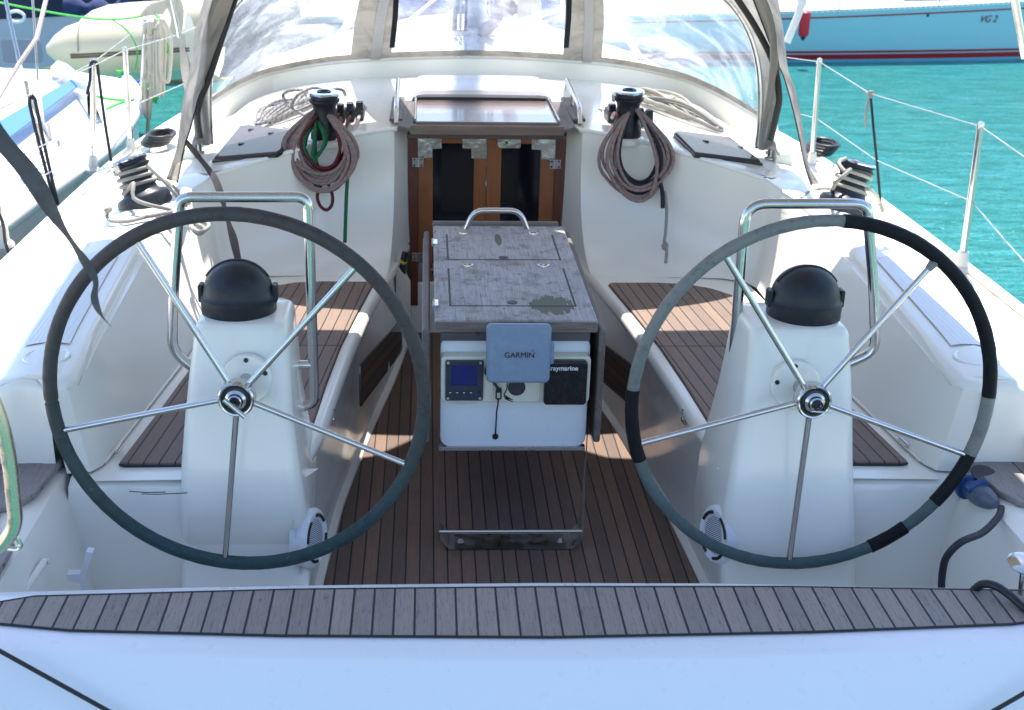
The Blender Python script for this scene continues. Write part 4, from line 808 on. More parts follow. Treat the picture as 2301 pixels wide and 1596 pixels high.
ropeobj([at(245, 472, z=.69), at(240, 485, z=.69), at(252, 497, z=.69), at(290, 497, z=.69), at(340, 485, z=.70), at(400, 478, z=.70), at(440, 502, z=.70), at(460, 515, z=.69), at(446, 526, z=.68), at(430, 512, z=.69)], .0068, ROPE_GREY, 'grey rope tail with a knotted end lying at the foot of the left coaming winch')
ropeobj([at(244, 470+k*3, z=.695)+Vector((.008*math.cos(k*1.8), .01*math.sin(k*1.8), .004*k)) for k in range(7)], .008, ROPE_GREY, 'small stopper knot at the end of the grey rope by the left winch', 'knot', name='knot')
for i, (p, mt_, lb) in enumerate((([(330, 372), (372, 412), (400, 445), (418, 462)], ROPE_GREY, 'grey rope running aft-inboard from the left coaming winch head to the pod corner'), ([(340, 400), (375, 408), (398, 428), (425, 458)], ROPE_CRM, 'pale rope curving across the left winch pod under the grey one'))):
    ropeobj([at(*q, z=.86-.055*k if i == 0 else .76-.02*k) for k, q in enumerate(p)], .0062, mt_, lb)
sR = Vector((-1, 0, 0)); sR = (sR-axr*sR.dot(axr)).normalized(); tp = turns(axr, WR, sR, .057, .146, .075, 2.6, .4)
ropeobj(tp+[at(1950, 425, y=WR.y-.02), at(1972, 445, z=.66), at(1984, 478, z=.60)], .0068, ROPE_CRM, 'cream rope wound round the right coaming winch and led out to the deck', n=3)
ropeobj([at(1900, 356, y=WR.y), at(1885, 366, y=WR.y-.05), at(1898, 385, y=WR.y-.1), at(1910, 382, y=WR.y-.12), at(1878, 412, y=WR.y-.12), at(1866, 440, z=.70), at(1850, 458, z=.69)], .0068, ROPE_GREY, 'grey rope looping over the head of the right coaming winch')
ropeobj([at(1800, 445, z=.71), at(1825, 428, z=.71), at(1860, 424, z=.71), at(1900, 440, z=.68)], .006, ROPE_CRM, 'cream rope arching across the right winch pod')
# ---------------------------------------------------------------- rope coils hung on the cabin winches
def face_y(z): return float(np.interp(z, [.39, .5, .7, .84, 1.0], [4.31, 4.46, 4.535, 4.555, 4.60]))
def hang(cx, top, bot, wid, n, r, layer, jit, skew=0., seed=1, frac=1.):
    rnd = random.Random(seed); out = []
    for k in range(n):
        w_ = wid*(1+rnd.uniform(-jit, jit*.6)); b_ = bot+rnd.uniform(-jit, jit)*90; o_ = rnd.uniform(-14, 14); ly = layer+.004+rnd.uniform(0, .028)
        for j in range(14):
            a = 2*math.pi*j/14; t = (1-math.cos(a))/2            # 0 top .. 1 bottom
            wx = math.sin(a)*(w_/2)*(.62+.62*math.sin(min(t*1.25, 1)*math.pi*.62)-.12*t)
            px = cx+wx+o_*math.sin(t*math.pi)+skew*t; py = top+(b_-top)*(t**.86)
            z = at(px, py, y=4.5).z; y = face_y(z)-ly-.012*math.sin(t*math.pi)
            if t < .25: y += .06*(1-t/.25)**1.2
            p = at(px, py, y=y); out.append(p)
    return out
ropeobj(hang(718, 244, 412, 122, 13, .0064, .010, .26, 6, 3), .0064, ROPE_RED, 'big grey rope coil with red flecks hanging from the left cabin winch', 'rope coil', 'hanging rope coils', 'rope_coil', 9, 3)
ropeobj(hang(711, 268, 340, 20, 3, .006, .012, .35, -4, 5), .0062, ROPE_GRN, 'green rope bundle inside the left hanging coil', 'rope coil', None, 'rope_coil', 9, 3)
ropeobj(hang(730, 246, 385, 84, 4, .006, .002, .3, 0, 9), .006, ROPE_MAR, 'dark maroon rope showing between the loops of the left coil', 'rope coil', None, 'rope_coil', 9, 3)
for (pts, r_, mt_, lb) in (([(700, 395), (712, 420), (735, 430), (760, 420), (775, 395)], .0066, ROPE_GRN, 'green rope bight peeping out below the left red-flecked coil'),
        ([(722, 415), (713, 440), (719, 462), (733, 472), (745, 462), (747, 440), (738, 415)], .0062, ROPE_MAR, 'small maroon rope loop hanging below the left coil')):
    ropeobj([at(*p, y=face_y(at(*p, y=4.45).z)-.02) for p in pts], r_, mt_, lb)
gp = [(786, 318), (798, 326), (800, 338), (794, 348), (788, 340), (794, 330), (790, 352), (783, 380), (779, 430), (777, 480), (775, 545)]
ropeobj([at(*p, y=face_y(at(*p, y=4.45).z)-.035+.0*i) for i, p in enumerate(gp)], .0068, ROPE_GRN, 'green rope tail falling straight down the bulkhead from the left coil')
ropeobj(hang(1424, 244, 440, 116, 11, .0064, .012, .22, 12, 21), .0064, ROPE_RED, 'big grey rope coil with red flecks hanging from the right cabin winch', 'rope coil', 'hanging rope coils', 'rope_coil', 9, 3)
ropeobj(hang(1424, 250, 420, 96, 6, .006, .0, .3, 14, 33), .0072, ROPE_DK, 'black rope showing between the loops of the right coil', 'rope coil', None, 'rope_coil', 9, 3)
ropeobj([at(*p, y=face_y(at(*p, y=4.45).z)-.045) for p in ((1480, 400), (1488, 430), (1489, 468))], .008, ROPE_DK, 'blunt black rope end poking down below the right coil')
tl = [(1494, 430), (1498, 470), (1496, 520), (1493, 545), (1499, 553), (1493, 560), (1490, 552), (1497, 548), (1498, 570), (1496, 590)]
ropeobj([at(*p, y=face_y(at(*p, y=4.45).z)-.03) for p in tl], .0062, ROPE_GREY, 'grey rope tail with a knot hanging below the right coil')
# ropes heaped on the cabin top
def heap(px0, px1, n, seed, spread, r, mt_, lab, loopy=True):
    rnd = random.Random(seed); a, b = oncab(*px0), oncab(*px1); pts = []; d = (b-a); sd_ = Vector((-d.y, d.x, 0)).normalized()
    for k in range(n):
        t0, t1 = (0, 1) if k % 2 == 0 else (1, 0); o0 = rnd.uniform(-spread, spread); hgt = .008+.012*rnd.random()+.006*(k % 5)
        for j in range(6):
            t = t0+(t1-t0)*j/5; t = .04+.92*t+rnd.uniform(-.03, .03); bow = math.sin(t*math.pi)*o0*1.2+o0*.5
            p = a+d*t+sd_*(bow+rnd.uniform(-.006, .006)); p.z = cabz(p.x)+r+hgt*(.4+math.sin(t*math.pi)); pts.append(p)
    return ropeobj(pts, r, mt_, lab, 'rope', None, 'rope_heap', 9, 4)
heap((590, 287), (712, 235), 13, 4, .085, .0066, ROPE_BLU, 'heap of white rope with blue flecks on the cabin top left of the winch')
loop = [at(*p, z=z) for p, z in (((690, 262), .87), ((652, 240), .89), ((636, 215), .92), ((655, 203), .95), ((690, 205), .93), ((672, 222), .90), ((655, 240), .89), ((668, 215), .94), ((700, 198), .96), ((728, 205), .94), ((722, 228), .90), ((706, 246), .87))]
ropeobj(loop, .0066, ROPE_BLU, 'two upstanding bights of white rope with blue flecks behind the left winch')
ropeobj([at(*p, z=z) for p, z in (((728, 238), .87), ((735, 212), .95), ((752, 200), .97), ((770, 203), .95), ((776, 214), .91))], .0066, ROPE_GREY, 'grey rope bight arching into the back of the left rope clutches')
heap((1620, 302), (1440, 232), 9, 14, .055, .0066, ROPE_GREY, 'long heap of grey rope lying between the right winch and the deck hatch')
heap((1560, 275), (1440, 212), 8, 24, .07, .0066, ROPE_CRM, 'sunlit cream rope strands coming off the right rope clutches')
ropeobj([oncab(*p)+Vector((0, 0, .02)) for p in ((1500, 232), (1518, 222), (1535, 232), (1530, 250), (1505, 252), (1498, 238), (1515, 228))], .0066, ROPE_CRM, 'small coil of cream rope at the back of the right heap')
# ---------------------------------------------------------------- rope clutches
for s, x0, lab in ((-1, -.475, 'bank of five black rope clutches left of the hatch'), (1, .475, 'bank of five black rope clutches right of the hatch, partly behind the winch')):
    rc = thing('rope_clutch', lab, 'rope clutch', (s*.56, 4.93, .85), 'rope clutch banks')
    for k in range(5):
        x = s*(abs(x0)+.020+.037*k); z = cabz(x); bm = B(); prof = [(0, 0), (0, .035), (.012, .048), (.10, .048), (.125, .03), (.125, 0)]; prism(bm, [(x-.016, 4.875+a, z+b) for a, b in prof], (.032, 0, 0)); hb = obj('clutch_body', bm, CHAR, rc, bevel=.003)
        bm = B(); prof = [(.0, .030), (-.004, .045), (.004, .072), (.020, .076), (.06, .062), (.06, .045), (.012, .04)]; prism(bm, [(x-.014, 4.872+a, z+b) for a, b in prof], (.028, 0, 0)); obj('clutch_lever', bm, BLACKG, hb, bevel=.004)
    for k, (mt_, tgt) in enumerate(((ROPE_RW, (785, 335)), (ROPE_MAR, (775, 300)), (ROPE_MAR, (768, 290)))) if s < 0 else enumerate(((ROPE_RW, (1385, 258)),)):
        x = s*(abs(x0)+.020+.037*k); z = cabz(x); p0 = Vector((x, 4.88, z+.02)); e = at(*tgt, y=4.56)
        ropeobj([p0, p0.lerp(e, .5)+Vector((0, 0, .012)), e], .0062, mt_, ('white and red' if k == 0 and s < 0 else 'maroon' if s < 0 else 'short white and red')+(' rope leaving the %s slot of the left clutches' % ('innermost', 'second', 'third')[k] if s < 0 else ' rope leaving the right clutches'), group=None)
    for k in range(4):
        x = s*(.495+.037*k); ropeobj([(x, 4.985, cabz(x)+.020), (x*.985, 5.10, cabz(x)+.012), (x*.97, 5.22, cabz(x)-.012)], .0055, (ROPE_RW, ROPE_CRM, ROPE_MAR, ROPE_BLU)[k], ['innermost white and red', 'second cream', 'third maroon', 'outermost blue-flecked'][k]+' halyard diving into the deck just ahead of the '+('left' if s < 0 else 'right')+' clutches', 'halyard', 'halyards led aft')
# winch-handle pocket with its handle
pk = thing('winch_handle_pocket', 'beige pocket beside the door holding a black and yellow winch handle', 'pocket', (-.33, 4.55, .45)); a = at(893, 606, y=4.50)
bm = B(); prism(bm, [at(*p, y=4.50) for p in ((889, 595), (912, 622), (922, 640), (922, 720), (890, 735))], (0, .05, 0)); obj('pocket_body', bm, CREAMP, pk, bevel=.004)
bm = B(); prism(bm, [at(*p, y=4.502) for p in ((882, 590), (895, 590), (895, 610), (882, 610))], (0, .004, 0)); obj('pocket_label', bm, CREAMP, pk)
wh_ = thing('winch_crank', 'black winch handle with yellow collar standing in the pocket', 'winch handle', (-.31, 4.5, .5)); bm = B(); tube(bm, [at(*p, y=4.515) for p in ((905, 632), (905, 600), (909, 575))], [.011, .012, .011], 12); obj('handle_arm', bm, BLACK, wh_)
bm = B(); tube(bm, [at(905, 590, y=4.515), at(908, 586, y=4.513)], .0135, 12); obj('collar', bm, plastic('yellow_band', (.6, .42, .03), .5), wh_); bm = B(); tube(bm, [at(906, 584, y=4.512), at(911, 568, y=4.512)], [.012, .013], 12); obj('grip', bm, BLACK, wh_, bevel=0)

# ---------------------------------------------------------------- sprayhood
hood = thing('sprayhood', 'taupe sprayhood with clear white-streaked windows over the companionway', 'sprayhood', (0, 5.2, .9))
NR = len(ringn); rg = [p+Vector((0, 0, .008)) for p in ringn]; th = [math.pi*i/(NR-1) for i in range(NR)]
def arch(xk, z0, zk, y0, yk):
    pts = [Vector((-xk*math.copysign(abs(math.cos(t))**.62, math.cos(t)), y0+yk*math.sin(t)**1.0, z0+zk*math.sin(t)**.62)) for t in [math.pi*i/400 for i in range(401)]]
    return resample(pts, NR)
FB = arch(1.07, .77, .74, 4.82, .12); AB = arch(1.08, .77, .84, 4.80, -.47)
def panel(i0, i1, t0, t1, nm, mt_, A_=rg, C_=FB, off=0., nt_=8, th_=0.):
    rows = []
    for k in range(nt_+1):
        t = t0+(t1-t0)*k/nt_; row = []
        for i in range(i0, i1+1):
            p = A_[i].lerp(C_[i], t); o = (p-Vector((0, 4.9, .9))); o.normalize(); p = p+o*(.05*math.sin(t*math.pi)+off); row.append(p)
        rows.append(row)
    bm = B(); loft(bm, rows)
    if th_: bmesh.ops.solidify(bm, geom=bm.faces[:], thickness=th_)
    return obj(nm, bm, mt_, hood, ang=80)
iL = min(range(NR), key=lambda i: abs(rg[i].x+.525)); iR = NR-1-iL
for a, b in ((0, iL), (iL, iR), (iR, NR-1)): panel(a, b, 0, .93, 'window', VINYL)
panel(0, NR-1, -.0, .055, 'lower_border', TAUPE, off=-.006, th_=.002); panel(0, NR-1, .93, 1.0, 'upper_border', TAUPE, off=-.004)
for c in (iL, iR):
    panel(c-2, c+2, 0, .95, 'seam_border', TAUPE, off=-.008); panel(c, c+1 if c == iL else c+1, -.03, .95, 'zip_flap', plastic('white_zip', (.62, .62, .62), .5), off=-.014, th_=.002)
panel(0, NR-1, 0, 1, 'roof_canvas', TAUPET, FB, AB, 0, 6, .003)
for k, px in enumerate((885, 1275)):
    P = [at(px+6 if k == 0 else px+4, -20, y=5.05), at(px+3, 40, y=5.12), at(px-4 if k == 0 else px-3, 108, y=5.2)]; bm = B(); loft(bm, [[p-Vector((.011, 0, 0)), p+Vector((.011, 0, 0))] for p in P]); bmesh.ops.solidify(bm, geom=bm.faces[:], thickness=.003); obj('window_strap', bm, plastic('strap_dark', (.035, .045, .05), .7), hood)
bm = B(); tube(bm, AB, .013, 10); obj('aft_bow', bm, plastic('bow_sleeve', (.30, .28, .25), .7), hood); bm = B(); tube(bm, FB, .012, 10); obj('front_bow', bm, STEEL, hood)
for s, RT, LT, foot, tubep in ((-1, [(531, -12), (500, 80), (468, 175), (440, 245), (428, 288), (415, 330), (399, 409)], [(462, -12), (440, 67), (430, 130), (419, 200), (408, 270), (396, 335), (383, 396)], (447, 332), [(531, -12), (500, 82), (470, 175), (450, 225), (443, 262), (449, 310)]),
        (1, [(1688, -12), (1712, 50), (1744, 134), (1764, 181), (1787, 268), (1808, 369), (1822, 414)], [(1747, -12), (1759, 60), (1769, 141), (1781, 215), (1797, 302), (1812, 360), (1827, 412)], (1731, 345), [(1650, -12), (1697, 60), (1737, 141), (1751, 215), (1744, 260), (1731, 315)])):
    ya = [4.72, 4.74, 4.76, 4.74, 4.66, 4.5, 4.22]; yb = [4.40, 4.42, 4.45, 4.45, 4.42, 4.35, 4.20]
    rows = []
    for i in range(7):
        A_, Bb = at(*RT[i], y=ya[i]), at(*LT[i], y=yb[i]); rows.append([A_.lerp(Bb, t)+Vector((s*.018*math.sin(t*math.pi)*(1+.5*math.sin(i*2.3)), 0, 0)) for t in (0, .25, .5, .75, 1)])
    bm = B(); loft(bm, [cr_path([r_[k] for r_ in rows], 4) for k in range(5)]); bmesh.ops.solidify(bm, geom=bm.faces[:], thickness=.003); obj('side_flap', bm, TAUPET, hood, ang=80)
    bm = B(); tube(bm, cr_path([r_[0]+Vector((0, -.004, 0)) for r_ in rows], 4), .0035, 6); obj('flap_piping', bm, BLACK, hood)
    P = [at(*p, y=4.74) for p in tubep]; bm = B(); tube(bm, cr_path(P, 6), .0125, 12); obj('side_strut', bm, plastic('bow_cover', (.05, .045, .04), .5), hood)
    f_ = oncab(*foot); bm = B(); lathe(bm, [(0, 0), (.022, 0), (.022, .006), (.012, .01), (.011, .035), (0, .04)], at(*foot, y=4.74)-Vector((0, 0, .022)), (0, 0, 1), 18); tube(bm, [at(*foot, y=4.74)+Vector((-.02, 0, .002)), at(*foot, y=4.74)+Vector((.02, 0, .008))], .006, 8); obj('deck_fitting', bm, STEEL, hood)
# webbing straps
def ribbon(pts, wds, ys, mt_, lab, tw=None):
    bm = B(); rows = []
    P = cr_path([at(*p, y=y) for p, y in zip(pts, ys)], 6); W_ = np.interp(np.linspace(0, 1, len(P)), np.linspace(0, 1, len(wds)), wds)
    for i, p in enumerate(P):
        d = (P[min(i+1, len(P)-1)]-P[max(i-1, 0)]).normalized(); sd_ = d.cross(Vector((0, 1, 0))).normalized(); a = .9*math.sin(i*.21); sd_ = sd_*math.cos(a)+Vector((0, 1, 0))*math.sin(a)
        rows.append([p-sd_*W_[i]/2, p+sd_*W_[i]/2])
    loft(bm, rows); bmesh.ops.solidify(bm, geom=bm.faces[:], thickness=.002); return tag(obj('webbing_strap', bm, mt_), lab, 'strap', 'grey webbing straps')
ribbon([(-60, 225), (0, 312), (67, 392), (125, 490), (168, 553), (198, 599), (215, 633), (212, 668), (224, 703), (250, 735)], [.034, .036, .034, .032, .028, .018, .012, .014, .013, .003], [2.2]*10, WEB, 'loose grey webbing strap dangling in front of the left wheel rim')
ribbon([(419, 320), (448, 355), (480, 398), (497, 440), (512, 495), (524, 535), (536, 585), (552, 618)], [.022, .024, .026, .03, .03, .028, .028, .02], [4.55, 4.42, 4.30, 4.22, 4.2, 4.2, 4.2, 4.18], WEB, 'grey webbing strap hanging from the sprayhood foot over the bulkhead corner')
# ---------------------------------------------------------------- stanchions and lifelines of our yacht
def stanch(bpx, tpx, y, lab, name='stanchion', z=.5, r=.0125):
    b0 = at(*bpx, y=y); t = at(*tpx, y=y); st = thing(name, lab, 'stanchion', b0, 'guard-wire stanchions'); bm = B(); tube(bm, [b0, t], [r, r*.9], 14); obj('post', bm, STEEL, st)
    bm = B(); lathe(bm, [(0, .03), (r*.9, .024), (r*1.1, .012), (r*1.1, 0)], t-Vector((0, 0, .008)), (0, 0, 1), 14); obj('cap', bm, STEEL, st)
    bm = B(); lathe(bm, [(.038, -.012), (.036, 0), (.022, .012), (.018, .06), (.0135, .065)], b0, (t-b0).normalized(), 20); obj('socket', bm, plastic('base_alloy', (.55, .53, .5), .4), st); return b0, t
stanch((1824, 372), (1841, 140), 5.76, 'steel stanchion on the right side deck just beyond the sprayhood')
stanch((2160, 603), (2203, 286), 4.13, 'steel stanchion on the right side deck nearest the right wheel')
stanch((295, 342), (281, 114), 5.91, 'steel stanchion on our left side deck ahead of the coaming winch')
stanch((8, 545), (-20, 200), 4.3, 'steel stanchion at the left edge with a black cord on its foot')
WIRE = steel('guard_wire', (.45, .43, .40), .35)
def wire(pts, ys, lab, r=.0024, mt_=None, cat='guard wire', group='guard wires', n=5): 
    return ropeobj([at(*p, y=y) for p, y in zip(pts, ys)], r, mt_ or WIRE, lab, cat, group, 'guard_wire' if cat == 'guard wire' else 'cord', 6, n)
wire([(1765, 129), (1841, 139), (1955, 210), (2203, 284), (2301, 352), (2420, 440)], [6.4, 5.76, 5.15, 4.13, 3.85, 3.6], 'upper guard wire sagging along the right side over the water', n=1)
wire([(1787, 254), (1833, 265), (1969, 360), (2184, 453), (2250, 530), (2330, 620)], [6.1, 5.76, 5.0, 4.13, 3.9, 3.7], 'lower guard wire along the right side over the water', n=1)
wire([(-20, 252), (0, 243), (212, 147), (281, 113), (405, 77), (447, 58)], [4.4, 4.45, 5.4, 5.91, 6.5, 6.7], 'upper guard wire crossing the neighbouring deck on the left', n=1)
wire([(-20, 382), (0, 370), (143, 306), (287, 243), (335, 222), (412, 189)], [4.4, 4.45, 5.1, 5.91, 6.15, 6.6], 'lower guard wire on the left side', n=1)
wire([(1948, 207), (1952, 214), (1960, 206), (1962, 214), (1952, 216), (1956, 205), (1953, 222), (1947, 245), (1945, 286)], [5.14]*9, 'dark cord knotted round the right upper guard wire', .0055, ROPE_GREY, 'cord', None)
wire([(1957, 222), (1964, 300), (1972, 380), (1979, 462)], [5.13, 5.05, 4.98, 4.92], 'taut dark cord dropping from the knot to the right gunwale', .0055, ROPE_DK, 'cord', None)
# ---------------------------------------------------------------- shore power plug and cable, stern rail, small fittings
pl = thing('shore_power_plug', 'blue and grey shore power plug under the right quarter seat', 'plug', (1.05, 2.55, .35))
S0 = at(2168, 1092, y=2.69); S1 = at(2252, 1142, y=2.56); d = (S1-S0).normalized()
bm = B(); lathe(bm, [(0, 0), (.029, 0), (.031, .005), (.031, .012), (.023, .014), (.023, .045), (.0, .045)], S0, d, 28); obj('blue_collar', bm, plastic('plug_blue', (.010, .05, .17), .35), pl)
bm = B(); lathe(bm, [(0, .04), (.025, .04), (.027, .05), (.027, .072), (.0235, .088), (.016, .106), (.010, .114), (0, .114)], S0, d, 28); obj('plug_body', bm, plastic('plug_grey', (.09, .11, .14), .35), pl)
bm = B(); box(bm, S0+d*.03+Vector((0, -.018, .020)), (.05, .02, .024), Matrix.Rotation(-.6, 3, 'Y')); obj('latch', bm, plastic('plug_blue2', (.008, .05, .18), .35), pl, bevel=.003)
bm = B(); plate(bm, at(2196, 1098, y=2.735), .10, .075, .008, .02); obj('socket_frame', bm, plastic('socket_grey', (.30, .34, .38), .4), pl, bevel=.003)
bm = B(); lathe(bm, [(0, 0), (.034, 0), (.034, .006), (0, .01)], at(2212, 1070, y=2.70), (.1, -.3, .95), 28); obj('lifted_cover', bm, plastic('socket_lid', (.02, .022, .026), .3), pl)
ropeobj([at(*p, y=y) for p, y in (((2250, 1140), 2.56), ((2243, 1162), 2.53), ((2208, 1197), 2.47), ((2160, 1218), 2.42), ((2128, 1250), 2.42), ((2118, 1285), 2.42), ((2115, 1330), 2.42), ((2112, 1400), 2.42))], .0085, BLACK, 'black shore power cable curving down from the blue plug', 'cable', None, 'power_cable')
ropeobj([(p_.x, p_.y, p_.z) for p_ in [at(2180, 1335, z=.43), at(2205, 1314, z=.46), at(2235, 1316, z=.47), at(2265, 1335, z=.46), at(2310, 1372, z=.452), at(2380, 1420, z=.45)]], .0085, BLACK, 'black cable lying over the right end of the slatted transom', 'cable', None, 'power_cable')
sr = thing('stern_rail', 'bent polished stern rail tube at the left edge of the frame', 'stern rail', (-1.2, 2.0, .5))
bm = B(); tube(bm, fillet([at(-40, 850, y=1.9), at(0, 935, y=1.9), at(22, 1030, y=1.9), at(36, 1180, y=1.9), at(10, 1222, y=1.9), at(-60, 1275, y=1.9)], .06, 8), .0125, 16); obj('tube', bm, steel('stern_rail_steel', (.60, .50, .38), .22), sr)
bm = B(); tube(bm, fillet([at(36, 1202, y=1.9), at(48, 1226, y=1.9), at(40, 1236, y=1.9), at(-10, 1230, y=1.9)], .008, 4), .004, 8); obj('eye', bm, STEEL, sr)
bm = B(); lathe(bm, [(0, .004), (.022, .002), (.03, -.004), (.026, -.01), (0, -.012)], at(2300, 1262, y=2.1), (0, -.3, 1), 24); tube(bm, [at(2300, 1265, y=2.1), at(2292, 1335, y=2.1)], .005, 8); tag(obj('deck_fitting', bm, STEEL), 'polished mushroom-shaped fitting at the right edge above the slatted transom', 'fitting')
bm = B(); q = at(2232, 1276, y=2.62); lathe(bm, [(0, .001), (.010, .001), (.012, .004), (.014, 0)], q, (-.3, -1, 0), 20); tag(obj('drain_fitting', bm, BLACK), 'small dark round drain in the right well side', 'drain')
# white hook bracket in the left well
q = [(150, 1292), (180, 1290), (193, 1240), (208, 1242), (190, 1300), (192, 1330), (185, 1335), (180, 1312), (153, 1304)]
bm = B(); prism(bm, [at(*p, y=2.45) for p in q], (0, .02, 0)); tag(obj('hook_bracket', bm, gelcoat('gelcoat_bracket', (.6, .6, .62), .4)), 'white moulded hook bracket low in the left well', 'bracket')
bm = B(); tube(bm, [at(50, 1335, y=2.35), at(80, 1290, y=2.40), at(100, 1262, y=2.45), at(112, 1262, y=2.45)], .008, 10); tag(obj('drain_lip', bm, GEL), 'slanting white moulded lip beside the hook bracket in the left well', 'moulding')
for k, pts in enumerate(([(290, 1104), (330, 1107), (372, 1106)], [(318, 1110), (352, 1111), (420, 1108)], [(455, 1302), (462, 1318)])):
    bm = B(); tube(bm, [at(*p, z=.3875) if k < 2 else at(*p, y=2.70) for p in pts], .0012, 5); tag(obj('scratch', bm, CAULK), ('upper thin dark scratch on the ledge left of the left pedestal', 'lower thin dark scratch on the ledge left of the left pedestal', 'short dark scratch on the well face by the left pedestal foot')[k], 'scratch')
# ---------------------------------------------------------------- mast and gear on our foredeck
mast = thing('mast', 'pale grey mast standing on the cabin top beyond the sprayhood window', 'mast', (.05, 7.4, .9)); MX = at(1068, 60, y=7.4).x
bm = B(); rows = []
for z in (.86, 1.5, 3, 9): rows.append([(MX+.065*math.cos(a), 7.4+.11*math.sin(a), z) for a in np.linspace(0, 2*math.pi, 24, endpoint=False)])
V_ = loft(bm, rows, True); obj('spar', bm, plastic('mast_alloy', (.50, .50, .52), .35), mast); bm = B(); box(bm, (MX, 7.4, .90), (.26, .34, .05)); obj('mast_step', bm, STEELR, mast, bevel=.01)
for k, (px, mt_, lb) in enumerate(((1018, ROPE_RED, 'grey and red'), (1024, ROPE_GRN, 'green'), (1034, ROPE_RW, 'white and red'), (1046, ROPE_MAR, 'maroon'), (1098, ROPE_CRM, 'cream'), (1106, ROPE_BLU, 'blue-flecked'))):
    ropeobj([at(px, 70, y=7.2), at(px+2, 0, y=7.25), at(px+8, -200, y=7.3), at(1068, -900, y=7.35)], .008, mt_, lb+' halyard running down the mast', 'halyard', 'halyards at the mast', n=2)
vg = thing('boom_vang', 'dark purple boom vang slanting aft from the mast foot', 'vang', (MX, 7.0, 1.0)); bm = B(); tube(bm, [at(1085, 72, y=7.25), at(1112, 50, y=6.9), at(1160, -60, y=6.6)], .035, 12); obj('tube', bm, plastic('vang_purple', (.06, .035, .09), .5), vg)
bm = B(); lathe(bm, [(0, -.02), (.05, -.02), (.05, .02), (0, .02)], at(1140, 18, y=6.8), (0, 1, 0), 20); obj('block', bm, BLACK, vg)
ropeobj([at(1180+14*math.sin(a)+k, 25+42*math.cos(a), y=6.95) for k in range(0, 24, 4) for a in np.linspace(0, 2*math.pi, 12, endpoint=False)], .009, ROPE_CRM, 'cream rope coil hanging beside the mast beyond the window', 'rope coil', None, 'rope_coil', 8, 2)
for k, (a, b, c) in enumerate((((721, 152), (790, 30), (850, -80)), ((727, 155), (798, 34), (858, -80)), ((1379, 37), (1436, 134), (1340, -60)), ((1385, 35), (1444, 134), (1350, -60)))):
    P = [at(*b, y=6.9) if k > 1 else at(*a, y=6.6), at(*a, y=7.2) if k > 1 else at(*b, y=7.2), at(*c, y=7.6)]; ropeobj(P, .011, ROPE_RW, ('left','left','right','right')[k]+' sheet, '+('nearer','farther')[k % 2]+' of two red-flecked white lines beyond the window', 'sheet', 'jib sheets', n=3)
for s, p in ((-1, [(1000, -20), (740, 190)]), (1, [(1130, -20), (1300, 118)])):
    ropeobj([at(*p[0], y=8.0), at(*p[1], y=6.3)], .010, ROPE_CRM, ('left' if s < 0 else 'right')+' cream line slanting across the centre window from the mast', 'rope', n=1)
cv = thing('rolled_sail', 'blue covered sail lying on the foredeck beyond the windows', 'sail', (0, 9, .8)); bm = B(); rows = []
for i in range(24):
    t = i/23; c_ = Vector((-.55+1.2*t, 8.6+.4*math.sin(t*3), .93)); r_ = .10+.05*math.sin(t*9)+.03*math.sin(t*23); rows.append([c_+Vector((0, r_*1.6*math.cos(a), r_*math.sin(a)*(1+.2*math.sin(a*3+t*12)))) for a in np.linspace(0, 2*math.pi, 18, endpoint=False)])
V_ = loft(bm, rows, True); bm.faces.new(V_[0][::-1]); bm.faces.new(V_[-1]); obj('sail_cover', bm, canvas('blue_canvas', (.03, .07, .25), 1.), cv)

# ---------------------------------------------------------------- hull builder
def hull(name, lab, x0, x1, yc, beam, zs, zb, mats, stripes, bow=1, flare=.12, n=40, cat='sailboat', group=None, bowlen=.5):
    """boat lying along X; near side at yc-beam/2; stripes = [(z0,z1,mat)] as thin proud bands following the side"""
    th_ = thing(name, lab, cat, ((x0+x1)/2, yc, -.75), group); prof = []
    def half(t): 
        e = t if bow > 0 else 1-t; return beam/2*(min(1, (1-max(0, (e-(1-bowlen))/bowlen)**2.2)))*(.86+.14*min(1, e/.3))
    def sh(t): e = t if bow > 0 else 1-t; return zs[0]+(zs[1]-zs[0])*e**1.6
    def P(t, z, s, off=0): 
        zz = (z-zb)/(sh(t)-zb); h = half(t); k = 1-flare*max(0, 1-zz)**1.5; rake = (.55*(1-zz) if (t > .97 and bow > 0) or (t < .03 and bow < 0) else 0)
        return (x0+(x1-x0)*t-(rake if bow > 0 else -rake), yc+s*(h*k+off), z)
    ts = [i/n for i in range(n+1)]; bm = B()
    for s in (-1, 1): loft(bm, [[P(t, zb+(sh(t)-zb)*q, s) for q in (0, .15, .3, .5, .7, .85, 1)] for t in ts])
    bmesh.ops.remove_doubles(bm, verts=bm.verts, dist=.002); obj('hull', bm, mats[0], th_, ang=50)
    bm = B(); loft(bm, [[P(t, sh(t), -1), (P(t, 0, -1)[0], yc-half(t)*.5, sh(t)+.05), (P(t, 0, -1)[0], yc, sh(t)+.07), (P(t, 0, -1)[0], yc+half(t)*.5, sh(t)+.05), P(t, sh(t), 1)] for t in ts]); obj('deck', bm, mats[1], th_)
    for a, b, mt_, rel in stripes:
        bm = B(); loft(bm, [[P(t, (sh(t)+q if rel else q), -1, .006) for q in (a, b)] for t in ts]); obj('stripe', bm, mt_, th_)
    return th_, P, sh, half
BLUEH = gelcoat('hull_pale_blue', (.29, .51, .59), .22, .05, (.15, .38, .46)); DRED = mat('stripe_dark_red', (.30, .010, .018), .35); BWHITE = gelcoat('hull_white', (.78, .78, .76), .3); GREYH = gelcoat('hull_grey_mauve', (.42, .41, .48), .3, .1); NAVYS = mat('stripe_navy', (.015, .018, .05), .35)
wl = -.75
